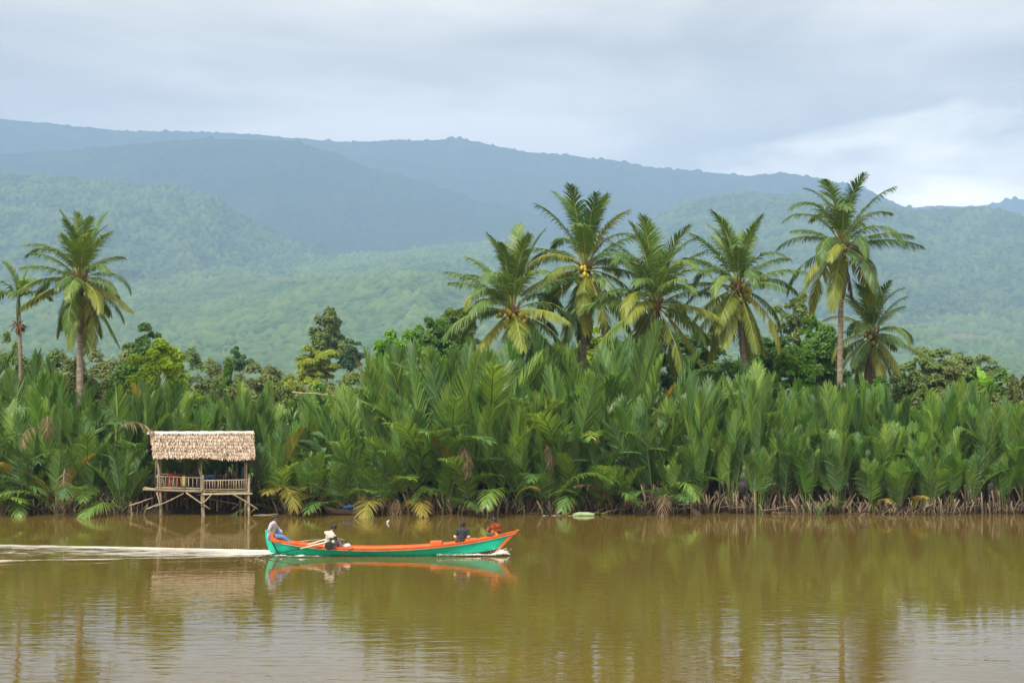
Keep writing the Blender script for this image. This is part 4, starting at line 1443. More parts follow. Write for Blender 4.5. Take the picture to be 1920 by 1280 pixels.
def painted(name, c, dirt=(0.05, 0.04, 0.03), rough=0.42, amt=0.5, scale=1.3, line=None):
    m, t, out = new_mat(name)
    l = t.links
    tc_ = t.nodes.new('ShaderNodeTexCoord')
    n1 = N(t, 'ShaderNodeTexNoise', inp={'Scale': scale, 'Detail': 6.0, 'Roughness': 0.65})
    n2 = N(t, 'ShaderNodeTexNoise', inp={'Scale': scale * 7, 'Detail': 5.0, 'Roughness': 0.7})
    mp_ = t.nodes.new('ShaderNodeMapping')
    mp_.inputs['Scale'].default_value = (1.0, 1.0, 2.2)
    l.new(tc_.outputs['Object'], mp_.inputs['Vector'])
    l.new(mp_.outputs[0], n1.inputs['Vector'])
    l.new(mp_.outputs[0], n2.inputs['Vector'])
    r1 = ramp(t, [(0.3, tuple(k * 0.72 for k in c)), (0.5, c), (0.75, tuple(min(1, k * 1.15 + 0.015) for k in c))])
    l.new(n1.outputs['Fac'], r1.inputs['Fac'])
    r2 = ramp(t, [(0.60, 0.0), (0.74, amt)])
    if line is None:
        l.new(n2.outputs['Fac'], r2.inputs['Fac'])
    else:               # scum and scuffs gather above the waterline, with runs of old bilge water
        sz = t.nodes.new('ShaderNodeSeparateXYZ')
        l.new(tc_.outputs['Object'], sz.inputs[0])
        mr = N(t, 'ShaderNodeMapRange', inp={'From Min': -0.02, 'From Max': line, 'To Min': 0.24, 'To Max': 0.0})
        l.new(sz.outputs[2], mr.inputs['Value'])
        ad = N(t, 'ShaderNodeMath', operation='ADD')
        l.new(n2.outputs['Fac'], ad.inputs[0])
        l.new(mr.outputs[0], ad.inputs[1])
        # seams between the strakes
        sm = N(t, 'ShaderNodeMath', operation='PINGPONG')
        l.new(sz.outputs[2], sm.inputs[0])
        sm.inputs[1].default_value = 0.065
        se = N(t, 'ShaderNodeMapRange', inp={'From Min': 0.0, 'From Max': 0.008, 'To Min': 0.13, 'To Max': 0.0})
        l.new(sm.outputs[0], se.inputs['Value'])
        ad2 = N(t, 'ShaderNodeMath', operation='ADD')
        l.new(ad.outputs[0], ad2.inputs[0])
        l.new(se.outputs[0], ad2.inputs[1])
        l.new(ad2.outputs[0], r2.inputs['Fac'])
    mc = N(t, 'ShaderNodeMix', data_type='RGBA')
    l.new(r2.outputs['Color'], mc.inputs[0])
    l.new(r1.outputs['Color'], mc.inputs[6])
    mc.inputs[7].default_value = (*dirt, 1)
    p = N(t, 'ShaderNodeBsdfPrincipled', inp={'Roughness': rough, 'Specular IOR Level': 0.4})
    l.new(mc.outputs[2], p.inputs['Base Color'])
    l.new(p.outputs[0], out.inputs['Surface'])
    return m


green_paint = painted('turquoise_paint', (0.010, 0.56, 0.39), (0.02, 0.10, 0.07), amt=0.7, line=0.10)
orange_paint = painted('orange_paint', (0.74, 0.115, 0.012), (0.16, 0.045, 0.02), 0.55, 0.75)
bottom_paint = painted('oxide_red_bottom_paint', (0.12, 0.03, 0.025))
pale_paint = painted('pale_line_paint', (0.55, 0.68, 0.60))
boards = painted('orange_worn_boards', (0.50, 0.12, 0.035), (0.10, 0.05, 0.03), 0.7, 0.8)

ST = [(509, 1009.5, 0.07, 0.10), (520, 1011.5, 0.20, 0.02), (535, 1014, 0.31, -0.08), (560, 1018.5, 0.42, -0.15), (608, 1024.5, 0.51, -0.18), (663, 1027.3, 0.55, -0.18), (719, 1027.5, 0.56, -0.18), (760, 1026.3, 0.55, -0.18),
      (801, 1023.5, 0.52, -0.17), (845, 1018.8, 0.46, -0.15), (884, 1013.3, 0.37, -0.11), (910, 1008.3, 0.28, -0.06), (930, 1004.0, 0.19, 0.06), (945, 1000.3, 0.12, 0.47), (958, 996.8, 0.065, 0.70), (967, 994.2, 0.03, 0.84)]
_px = np.array([s[0] for s in ST])
NS = 64
SX = np.linspace(509, 967, NS)


def smooth_i(v):
    a = np.interp(SX, _px, v)
    k = np.array([1, 2, 3, 2, 1]) / 9
    p = np.pad(a, 2, mode='edge')
    s = np.convolve(p, k, 'valid')
    s[0], s[-1] = a[0], a[-1]
    return s


HBm = smooth_i(np.array([s[2] * 0.88 for s in ST]))
HZg = smooth_i(np.array([bz(s[1], YB - s[2]) for s in ST]))
HZk = smooth_i(np.array([s[3] for s in ST]))
BXs = np.array([bx(p) for p in SX])
boat = thing('longtail_boat', BO, 'long narrow turquoise and orange wooden boat under way with four men aboard', 'boat')
STRK = 0.072


def paint_z(px):
    return float(np.interp(px, [500, 800, 850, 900, 937, 970], [-0.3, -0.05, 0.03, 0.13, 0.235, 0.30]))


hm_ = MB()
rows = []
for i in range(NS):
    b_, zg, zk = HBm[i], HZg[i], HZk[i]
    zs = max(zg - STRK, zk + 0.02)
    zp = min(max(paint_z(SX[i]), zk + 0.012), zs - 0.006)
    prof = []
    for q in (0.0, 0.5):                      # topsides down to the paint line
        z = zs + (zp - zs) * q
        prof.append(z)
    prof += [zp, zk + (zp - zk) * 0.45, zk]

    def half(z):
        t = (z - zk) / max(zg - zk, 1e-3)
        return b_ * max(0.0, min(1, t)) ** 0.42 * (0.90 + 0.10 * t)
    rows.append([(BXs[i], half(z), z) for z in prof])
for sd in (-1, 1):
    o = len(hm_.v)
    hm_.v += [(x, y * sd, z) for r_ in rows for (x, y, z) in r_]
    for i in range(NS - 1):
        for j in range(4):
            a = o + i * 5 + j
            f = (a, a + 1, a + 6, a + 5)
            hm_.f.append(f if sd < 0 else f[::-1])
            hm_.m.append(0 if j < 2 else 1)
            hm_.c.append(0.5)
hm_.build('hull', [green_paint, bottom_paint], boat, True)
# orange top strake and gunwale cap, each side
for sd in (-1, 1):
    b = MB()
    for i in range(NS):
        x, y, z = BXs[i], HBm[i] * sd, HZg[i]
        k = 1.0
        b.v += [(x, y * 0.985 + sd * 0.016, z - STRK - 0.002), (x, y + sd * 0.024, z - 0.012), (x, y + sd * 0.024, z + 0.014), (x, y - sd * 0.045, z + 0.014), (x, y - sd * 0.045, z - 0.02), (x, y * 0.985 - sd * 0.02, z - STRK)]
    for i in range(NS - 1):
        for j in range(6):
            a, c = i * 6 + j, i * 6 + (j + 1) % 6
            b.f.append((a, c, c + 6, a + 6) if sd > 0 else (a + 6, c + 6, c, a))
            b.m.append(0)
            b.c.append(0.5)
    b.build('gunwale', orange_paint, boat, False)
# pale line under the strake
for sd in (-1, 1):
    b = MB()
    for i in range(NS):
        x, y, z = BXs[i], HBm[i] * sd, HZg[i] - STRK
        b.v += [(x, y * 0.985 + sd * 0.020, z - 0.004), (x, y * 0.978 + sd * 0.014, z - 0.026), (x, y * 0.975 - sd * 0.012, z - 0.026), (x, y * 0.985 - sd * 0.01, z - 0.004)]
    for i in range(NS - 1):
        for j in range(4):
            a, c = i * 4 + j, i * 4 + (j + 1) % 4
            b.f.append((a, c, c + 4, a + 4) if sd > 0 else (a + 4, c + 4, c, a))
            b.m.append(0)
            b.c.append(0.5)
    b.build('trim_line', pale_paint, boat, False)
# lining and bottom boards
b = MB()
for i in range(NS):
    zf = max(HZk[i] + 0.07, -0.06)
    zf = min(zf, HZg[i] - 0.06)
    t_ = max(0.0, min(1.0, (zf - HZk[i]) / max(HZg[i] - HZk[i], 1e-3)))
    y1, y0 = max(HBm[i] - 0.045, 0.005), max(HBm[i] * t_ ** 0.42 * (0.90 + 0.10 * t_) * 0.88 - 0.04, 0.003)
    b.v += [(BXs[i], -y1, HZg[i] - 0.012), (BXs[i], -y0, zf), (BXs[i], y0, zf), (BXs[i], y1, HZg[i] - 0.012)]
for i in range(NS - 1):
    for j in range(3):
        a = i * 4 + j
        b.f.append((a, a + 4, a + 5, a + 1))
        b.m.append(0 if j != 1 else 1)
        b.c.append(0.5)
b.build('lining', [orange_paint, boards], boat, False)
# bow deck and stern deck
def deck(name, pa, pb, drop, mat):
    b = MB()
    idx = [i for i in range(NS) if pa <= SX[i] <= pb]
    for i in idx:
        y = max(HBm[i] - 0.02, 0.01)
        z = HZg[i] - drop
        b.v += [(BXs[i], -y, z), (BXs[i], 0, z + 0.02), (BXs[i], y, z), (BXs[i], y, z - 0.03), (BXs[i], 0, z - 0.02), (BXs[i], -y, z - 0.03)]
    for q in range(len(idx) - 1):
        for j in range(6):
            a, c = q * 6 + j, q * 6 + (j + 1) % 6
            b.f.append((a + 6, c + 6, c, a))
            b.m.append(0)
            b.c.append(0.5)
    b.f.append(tuple(range(6)))
    b.f.append(tuple((len(idx) - 1) * 6 + j for j in range(5, -1, -1)))
    b.m += [0, 0]
    b.c += [0.5, 0.5]
    b.build(name, mat, boat)


deck('bow_deck', 900, 966, 0.006, orange_paint)
deck('stern_deck', 510, 556, 0.03, orange_paint)
# raked stem
b = MB()
outl = [(bx(934), 0.14), (bx(937), bz(1028)), (bx(948), bz(1017)), (bx(962), bz(1002)), (bx(974), bz(992)), (bx(970), bz(991.5)), (bx(963), bz(995.5)), (bx(955), bz(1003)), (bx(943), bz(1015.5)), (bx(930.5), bz(1027.5)), (bx(926), 0.10)]
b.extrude(outl, -0.045, 0.045)
b.build('stem', orange_paint, boat)
# tall stern post and its orange bracket
b = MB()
b.extrude([(bx(498), bz(992.3)), (bx(503), bz(992.3)), (bx(504.5), bz(1000)), (bx(508), bz(1010)), (bx(514), bz(1022)), (bx(531), bz(1036)), (bx(531), -0.10), (bx(519), -0.05), (bx(506), bz(1031)), (bx(502), bz(1020)), (bx(499), bz(1006))], -0.04, 0.04)
b.build('stern_post', green_paint, boat)
b = MB()
b.extrude([(bx(511.5), bz(994.5)), (bx(515.5), bz(994.5)), (bx(515), bz(1004)), (bx(524), bz(1010)), (bx(531), bz(1013.5)), (bx(520), bz(1013)), (bx(509.5), bz(1009.5))], -0.30, -0.22)
b.build('stern_bracket', orange_paint, boat)
# thwarts and box seats
for (pa, pb, dz, hgt) in [(807, 829, 0.045, 0.11), (872, 893, 0.03, 0.09)]:
    i = int(np.argmin(abs(SX - (pa + pb) / 2)))
    b = MB()
    w = HBm[i] * 1.5
    b.box(((bx(pa) + bx(pb)) / 2, HBm[i] * 0.12, HZg[i] + dz), (bx(pb) - bx(pa), w, hgt), None, 0, 0.94)
    b.build('box_seat', orange_paint, boat)
for pc in (590, 648, 700, 765, 850):
    i = int(np.argmin(abs(SX - pc)))
    b = MB()
    b.box((bx(pc), 0, HZg[i] - 0.10), (0.2, HBm[i] * 2 - 0.09, 0.03))
    b.build('thwart', boards, boat)
# a mooring line sagging over the near side, fixed to the boat
rope_m = surf_mat('dark_rope', [(0.3, (0.02, 0.018, 0.015)), (0.7, (0.07, 0.06, 0.045))], 9, rough=0.9)
b = MB()
b.tube([(bx(666), -HBm[21] - 0.03, bz(1026, 61.4)), (bx(655), -HBm[20] - 0.03, bz(1033, 61.4)), (bx(640), -HBm[18] - 0.01, bz(1038.5, 61.4)), (bx(628), -0.42, bz(1042.5, 61.5))], 0.012, 5)
b.tube([(bx(508.5), -0.1, bz(1007)), (bx(513), -0.12, bz(1017)), (bx(519), -0.14, bz(1028)), (bx(524), -0.12, bz(1034))], 0.022, 5)
b.build('rope', rope_m, boat, True)

# ---- engine with its long propeller shaft
steel = surf_mat('engine_steel', [(0.3, (0.05, 0.05, 0.05)), (0.7, (0.22, 0.21, 0.20))], 6, rough=0.4, metallic=0.5)
black_iron = surf_mat('engine_black', [(0.3, (0.012, 0.012, 0.012)), (0.7, (0.05, 0.05, 0.05))], 6, rough=0.5)
cream = painted('cream_engine_paint', (0.62, 0.58, 0.42), (0.10, 0.08, 0.05))
eng = thing_part('engine', boat)
eng.location = (bx(625.5), -0.42, bz(1014))
b = MB()
b.box((0, 0, -0.02), (0.20, 0.20, 0.22), None, 0, 0.85)
b.box((0.0, 0, -0.16), (0.30, 0.26, 0.05), None, 0)
for k in range(6):
    b.box((0.03, -0.02, 0.08 + k * 0.022), (0.17, 0.17, 0.008))
b.build('engine_block', steel, eng)
b = MB()
b.tube([(-0.10, -0.16, -0.10), (-0.10, -0.10, -0.10)], 0.15, 18)
b.tube([(-0.10, -0.19, -0.10), (-0.10, -0.155, -0.10)], 0.07, 12)
b.build('flywheel', black_iron, eng, False)
b = MB()
b.box((-0.02, 0.0, 0.25), (0.24, 0.2, 0.11), None, 0, 0.8)
b.build('fuel_tank', cream, eng)
b = MB()
b.tube([(0.13, -0.1, 0.10), (0.13, -0.1, 0.24)], 0.065, 12)
b.build('air_filter', black_iron, eng)
b = MB()
b.ball((0.06, -0.12, 0.05), 0.06)
b.build('cylinder_cover', cream, eng, True)
b = MB()
sx0 = Vector((bx(608), -0.55, bz(1015.5)))
b.tube([(bx(622), -0.44, bz(1012)), (bx(600), -0.53, bz(1016.5)), (bx(568), -0.64, bz(1024))], [0.035, 0.032, 0.024], 7)
b.build('shaft_casing', cream, boat, True)
b = MB()
b.tube([(bx(568), -0.64, bz(1024)), (bx(520), -0.78, bz(1033)), (bx(494), -0.86, bz(1038.5)), (bx(480), -0.9, -0.06)], [0.022, 0.018, 0.016, 0.015], 6)
b.build('propeller_shaft', black_iron, boat, True)
b = MB()
b.tube([(bx(628), -0.36, bz(1012)), (bx(636), -0.32, bz(1011)), (bx(645), -0.30, bz(1011.5))], [0.016, 0.013, 0.014], 6)
b.build('tiller', steel, boat, True)


def loose_pole(a, c, r, mat, label):
    p0 = Vector(a)
    b = MB()
    d = Vector(c) - p0
    b.tube([Vector((0, 0, 0)), d * 0.5 + Vector((0, 0, 0.01)), d], [r, r * 0.95, r * 0.8], 7)
    o = b.build('bamboo_pole', mat, None, True)
    o.location = p0
    tag(o, label, 'pole', 'poles lying in the boat')


bw = lambda px, py, dy: at(px, py, YB + dy)
loose_pole(bw(578, 1020, 0.12), bw(617, 1008.5, 0.12), 0.03, surf_mat('white_pole', [(0.3, (0.55, 0.52, 0.45)), (0.7, (0.75, 0.72, 0.65))], 3), 'whitish pole resting in the boat just behind the second man')
loose_pole(bw(548, 1016.5, 0.42), bw(600, 1010, 0.40), 0.022, bamboo, 'thin yellowish bamboo pole propped along the boat\'s far gunwale')

jug = thing('jerrycan', bw(651, 1023.5, -0.15), 'rounded whitish plastic container on the boat floor beside the second man\'s feet', 'container')
wht = plastic('white_plastic', (0.70, 0.69, 0.64), 0.4)
b = MB()
b.ball((0, 0, 0.03), 0.13, 14, 9, sq=(1.15, 0.8, 0.75))
b.build('body', wht, jug, True)
b = MB()
b.tube([(-0.02, 0, 0.11), (-0.02, 0, 0.20)], [0.035, 0.028], 8)
b.build('cap', black_iron, jug)

# ================================================================== the four men
skin_m = surf_mat('skin', [(0.3, (0.20, 0.095, 0.05)), (0.7, (0.29, 0.145, 0.08))], 5, rough=0.55)
hair_m = surf_mat('black_hair', [(0.3, (0.008, 0.007, 0.007)), (0.7, (0.022, 0.018, 0.016))], 30, rough=0.5)
eye_m = plastic('eye_dark', (0.02, 0.015, 0.012), 0.2)


def fabric(name, c, c2=None, scale=5, rough=0.9, bump=0.012):
    c2 = c2 or tuple(k * 0.65 for k in c)
    return surf_mat(name, [(0.30, c2), (0.55, c), (0.8, tuple(min(1, k * 1.12) for k in c))], scale, rough=rough, bump=bump, spec=0.15)


def skin_obj(name, verts, edges, radii, mat, parent, voxel=0.012):
    """one continuous closed surface grown round a skeleton of joints with a radius at each joint"""
    b = MB()
    rs = [r_ if isinstance(r_, (int, float)) else sum(r_) / len(r_) for r_ in radii]
    for v, r_ in zip(verts, rs):
        b.ball(v, r_, 14, 9)
    for i, j in edges:
        p, q = Vector(verts[i]), Vector(verts[j])
        if (q - p).length > 1e-4:
            b.tube([p, q], [rs[i], rs[j]], 14)
    o = link(name, b.mesh(name, mat), parent)
    rm = o.modifiers.new('fuse', 'REMESH')
    rm.mode = 'VOXEL'
    rm.voxel_size = voxel
    rm.use_smooth_shade = True
    sm = o.modifiers.new('relax', 'SMOOTH')
    sm.factor = 0.5
    sm.iterations = 4
    dg = bpy.context.evaluated_depsgraph_get()
    nm = bpy.data.meshes.new_from_object(o.evaluated_get(dg))
    o.modifiers.clear()
    o.data = nm
    nm.materials.clear()
    nm.materials.append(mat)
    return o


def man(label, J, face, shirt, trousers, sleeve=1.0, sleeve_mat=None, collar=True):
    """J: joints in the world. face: unit vector the face looks along."""
    base = Vector((J['pelvis'].x, J['pelvis'].y, J['pelvis'].z - 0.12))
    root = thing('person', base, label, 'person', 'men riding in the boat')
    g = {k: v - base for k, v in J.items()}
    face = Vector(face).normalized()
    up = (g['head'] - g['neck']).normalized()
    side = face.cross(up).normalized()
    V, E, RD = [], [], []

    def add(p, r_, prev=None):
        V.append(p)
        RD.append(r_)
        if prev is not None:
            E.append((prev, len(V) - 1))
        return len(V) - 1
    pel = add(g['pelvis'], 0.115)
    sp = add(g['pelvis'].lerp(g['chest'], 0.5), 0.105, pel)
    ch = add(g['chest'], 0.115, sp)
    nb = add(g['chest'].lerp(g['neck'], 0.7), 0.075, ch)
    nk = add(g['neck'], 0.052, nb)
    jw = add(g['head'] - up * 0.055 + face * 0.028, 0.062, nk)
    hd = add(g['head'] + face * 0.005, 0.088, jw)
    ht = add(g['head'] + up * 0.050 - face * 0.010, 0.076, hd)
    ns = add(g['head'] - up * 0.030 + face * 0.098, 0.014, hd)
    for s_ in ('l', 'r'):
        sh = add(g['sh_' + s_], 0.062, ch)
        el = add(g['el_' + s_], 0.041, sh)
        wr = add(g['wr_' + s_], 0.029, el)
        hv = (g['ha_' + s_] - g['wr_' + s_])
        hv = hv.normalized()
        pm = add(g['wr_' + s_] + hv * 0.075, (0.038, 0.026), wr)
        sd_ = hv.cross(Vector((0, 0, 1)) if abs(hv.z) < 0.9 else Vector((1, 0, 0))).normalized()
        dn = hv.cross(sd_).normalized()
        if dn.z > 0:
            dn = -dn
        for q, ln in enumerate((0.062, 0.072, 0.068, 0.052)):
            b0 = g['wr_' + s_] + hv * 0.10 + sd_ * (q - 1.5) * 0.018
            k1 = add(b0, 0.0095, pm)
            k2 = add(b0 + hv * ln * 0.5 + dn * 0.012, 0.0085, k1)
            add(b0 + hv * ln * 0.8 + dn * 0.038, 0.0075, k2)
        t0 = g['wr_' + s_] + hv * 0.045 + sd_ * 0.036
        k1 = add(t0, 0.012, pm)
        add(t0 + hv * 0.045 + sd_ * 0.018 + dn * 0.01, 0.009, k1)
        hp_ = add(g['hip_' + s_], 0.088, pel)
        kn = add(g['kn_' + s_], 0.060, hp_)
        an = add(g['an_' + s_], 0.038, kn)
        add(g['to_' + s_], 0.030, an)
    skin_obj('body', V, E, RD, skin_m, root, 0.007)
    # shirt
    V, E, RD = [], [], []
    pel = add(g['pelvis'] + Vector((0, 0, -0.03)), 0.140)
    sp = add(g['pelvis'].lerp(g['chest'], 0.5), 0.135, pel)
    ch = add(g['chest'], 0.142, sp)
    nb = add(g['chest'].lerp(g['neck'], 0.62), 0.098, ch)
    if collar:
        add(g['chest'].lerp(g['neck'], 0.88), 0.066, nb)
    for s_ in ('l', 'r'):
        sh = add(g['sh_' + s_], 0.086, ch)
        if sleeve > 0.6:
            el = add(g['el_' + s_], 0.062, sh)
            add(g['el_' + s_].lerp(g['wr_' + s_], 0.9 if sleeve > 0.9 else 0.45), 0.048, el)
        else:
            add(g['sh_' + s_].lerp(g['el_' + s_], sleeve * 1.6), 0.070, sh)
    skin_obj('shirt', V, E, RD, shirt, root)
    if sleeve_mat:
        for s_ in ('l', 'r'):
            V, E, RD = [], [], []
            a = add(g['sh_' + s_].lerp(g['el_' + s_], 0.55), 0.062)
            el = add(g['el_' + s_], 0.068, a)
            add(g['el_' + s_].lerp(g['wr_' + s_], 0.85), 0.05, el)
            skin_obj('sleeve', V, E, RD, sleeve_mat, root)
    V, E, RD = [], [], []
    pel = add(g['pelvis'] + Vector((0, 0, -0.05)), 0.125)
    for s_ in ('l', 'r'):
        hp_ = add(g['hip_' + s_], 0.108, pel)
        kn = add(g['kn_' + s_], 0.080, hp_)
        add(g['kn_' + s_].lerp(g['an_' + s_], 0.93), 0.058, kn)
    skin_obj('trousers', V, E, RD, trousers, root)
    # hair: a close cap over the back, sides and top of the skull, with an uneven fringe
    hb = MB()
    rr = random.Random(len(label))
    nu, nv = 18, 9
    vs, fs = [], []
    c = g['head'] + up * 0.030 - face * 0.014
    for j in range(nv + 1):
        ph = math.pi / 2 - (math.pi * 0.68) * j / nv
        for i in range(nu):
            th = 2 * math.pi * i / nu
            fr = math.cos(th)            # +1 towards the face
            lim = -0.55 + 0.95 * max(0, fr) ** 1.5
            p_ = max(ph, lim + rr.uniform(-0.05, 0.05))
            d = face * math.cos(th) * math.cos(p_) * 0.104 + side * math.sin(th) * math.cos(p_) * 0.094 + up * math.sin(p_) * 0.118
            vs.append(c + d * (1 + rr.uniform(-0.03, 0.05)))
    for j in range(nv):
        for i in range(nu):
            i2 = (i + 1) % nu
            fs.append((j * nu + i, j * nu + i2, (j + 1) * nu + i2, (j + 1) * nu + i))
    fs.append(tuple(range(nu)))
    hb.add(vs, fs)
    hb.build('hair', hair_m, root, True)
    for s_ in (-1, 1):
        e = MB()
        e.ball(g['head'] + face * 0.083 + side * 0.033 * s_ - up * 0.002, 0.011, 8, 6)
        e.build('eye', eye_m, root, True)
        e = MB()
        e.ball(g['head'] + side * 0.088 * s_ - face * 0.008 - up * 0.015, 0.03, 8, 6, sq=(0.7, 0.4, 1))
        e.build('ear', skin_m, root, True)
    m_ = MB()
    m_.ball(g['head'] - up * 0.070 + face * 0.086, 0.018, 8, 5, sq=(0.6, 1.2, 0.4))
    m_.build('mouth', plastic('lips', (0.20, 0.06, 0.045), 0.5), root, True)
    return root


P = lambda px, py, dy=0.0: at(px, py, YB + dy)
light_shirt = fabric('pale_grey_shirt', (0.46, 0.455, 0.50), (0.30, 0.30, 0.35), 7, bump=0.03)
jeans = fabric('blue_jeans', (0.13, 0.22, 0.42), (0.06, 0.11, 0.24), 7, bump=0.03)
white_shirt = fabric('white_shirt', (0.56, 0.54, 0.50), (0.34, 0.33, 0.31), 7, bump=0.03)
pale_jeans = fabric('faded_jeans', (0.26, 0.33, 0.44), (0.17, 0.22, 0.33), 6)
charcoal = fabric('charcoal_shirt', (0.045, 0.048, 0.055), (0.028, 0.030, 0.034), 6)
cream_sl = fabric('cream_sleeve', (0.70, 0.66, 0.56), None, 6)
grey_tr = fabric('grey_trousers', (0.11, 0.11, 0.13), None, 6)


def print_shirt():
    """rust shirt printed with yellow leaf shapes, more of them towards the hem"""
    m, t, out = new_mat('rust_print_shirt')
    l = t.links
    tc_ = t.nodes.new('ShaderNodeTexCoord')
    n = N(t, 'ShaderNodeTexNoise', inp={'Scale': 8.0, 'Detail': 2.0, 'Distortion': 0.8})
    l.new(tc_.outputs['Object'], n.inputs['Vector'])
    sp_ = t.nodes.new('ShaderNodeSeparateXYZ')
    l.new(tc_.outputs['Object'], sp_.inputs[0])
    mr = N(t, 'ShaderNodeMapRange', inp={'From Min': 0.05, 'From Max': 0.45, 'To Min': 0.10, 'To Max': -0.10})
    l.new(sp_.outputs[2], mr.inputs['Value'])
    ad = N(t, 'ShaderNodeMath', operation='ADD')
    l.new(n.outputs['Fac'], ad.inputs[0])
    l.new(mr.outputs[0], ad.inputs[1])
    r_ = ramp(t, [(0.545, (0.19, 0.035, 0.012)), (0.575, (0.55, 0.34, 0.08))])
    l.new(ad.outputs[0], r_.inputs['Fac'])
    p = N(t, 'ShaderNodeBsdfPrincipled', inp={'Roughness': 0.9, 'Specular IOR Level': 0.15})
    l.new(r_.outputs['Color'], p.inputs['Base Color'])
    l.new(p.outputs[0], out.inputs['Surface'])
    return m


man('man in pale grey shirt and blue jeans seated high on the stern, facing forward',
    dict(pelvis=P(508.5, 1003), chest=P(512, 985), neck=P(516.5, 976.5), head=P(518.3, 971),
         sh_r=P(510.5, 982, -0.17), el_r=P(505, 993, -0.24), wr_r=P(509, 1001.5, -0.20), ha_r=P(512, 1004.5, -0.18),
         sh_l=P(515, 982, 0.16), el_l=P(523, 991, 0.22), wr_l=P(529.5, 996, 0.12), ha_l=P(530, 1001, 0.10),
         hip_r=P(510, 1004, -0.10), kn_r=P(531, 1005.0, -0.14), an_r=P(546, 1016, -0.12), to_r=P(551, 1016.5, -0.12),
         hip_l=P(510, 1003.5, 0.10), kn_l=P(526.5, 997.5, 0.15), an_l=P(533, 1013.5, 0.14), to_l=P(538, 1014, 0.14)),
    (1, -0.25, 0.0), light_shirt, jeans, 1.0)
man('man in white shirt bent over the boat\'s engine, gripping the tiller',
    dict(pelvis=P(614.5, 1020.5, 0.12), chest=P(619, 1002.5, 0.05), neck=P(624.3, 994.5, 0.02), head=P(627, 989, 0.0),
         sh_r=P(622, 999.5, -0.15), el_r=P(631, 1008.5, -0.22), wr_r=P(640, 1010.0, -0.26), ha_r=P(645, 1011, -0.28),
         sh_l=P(617.5, 998.5, 0.20), el_l=P(610.5, 997.8, 0.42), wr_l=P(611.5, 997.5, 0.62), ha_l=P(613, 998, 0.7),
         hip_r=P(616, 1021, 0.02), kn_r=P(635.5, 1013.5, 0.02), an_r=P(640.5, 1026, 0.0), to_r=P(646, 1027, 0.0),
         hip_l=P(616, 1021, 0.22), kn_l=P(633, 1013, 0.26), an_l=P(638, 1026, 0.26), to_l=P(643, 1027, 0.26)),
    (1, -0.1, -0.35), white_shirt, pale_jeans, 0.5)
man('man in charcoal shirt over cream sleeves, seated with his back turned',
    dict(pelvis=P(867.0, 1012.5, -0.10), chest=P(867.5, 995.5, -0.06), neck=P(867.8, 987.8, -0.02), head=P(868, 982.8, 0.0),
         sh_r=P(876.0, 993.5, -0.05), el_r=P(878.6, 1004.5, -0.08), wr_r=P(876.5, 1012.0, 0.12), ha_r=P(873.5, 1013, 0.2),
         sh_l=P(859.0, 993.5, -0.05), el_l=P(854.2, 1004.5, -0.08), wr_l=P(857.5, 1012.5, 0.12), ha_l=P(861, 1013, 0.2),
         hip_r=P(870.5, 1013, -0.04), kn_r=P(878, 1012, 0.34), an_r=P(868, 1016.5, 0.34), to_r=P(863, 1016.5, 0.36),
         hip_l=P(863.5, 1013, -0.04), kn_l=P(857, 1012, 0.34), an_l=P(868, 1017, 0.24), to_l=P(873, 1017, 0.26)),
    (-0.05, 1, -0.05), charcoal, grey_tr, 0.5, cream_sl)
man('man in rust-brown printed shirt sitting cross-legged on the bow, looking back',
    dict(pelvis=P(929.5, 1000.0, -0.05), chest=P(929.5, 986.5, -0.02), neck=P(928.6, 979.5, 0.0), head=P(926.6, 974.8, 0.02),
         sh_l=P(922.5, 985.0, 0.06), el_l=P(917.3, 992.5, 0.02), wr_l=P(914.8, 994.0, 0.12), ha_l=P(913.5, 993, 0.2),
         sh_r=P(935.5, 985.5, -0.12), el_r=P(937.3, 994.5, -0.14), wr_r=P(931, 998, 0.10), ha_r=P(927, 998.5, 0.15),
         hip_l=P(925.5, 1001, 0.0), kn_l=P(915.5, 999.5, 0.16), an_l=P(922, 1003, 0.26), to_l=P(926, 1003.5, 0.28),
         hip_r=P(931, 1001, 0.04), kn_r=P(929, 999.5, 0.40), an_r=P(920, 1003, 0.30), to_r=P(916, 1003.5, 0.30)),
    (-0.85, 0.45, -0.08), print_shirt(), grey_tr, 0.75)

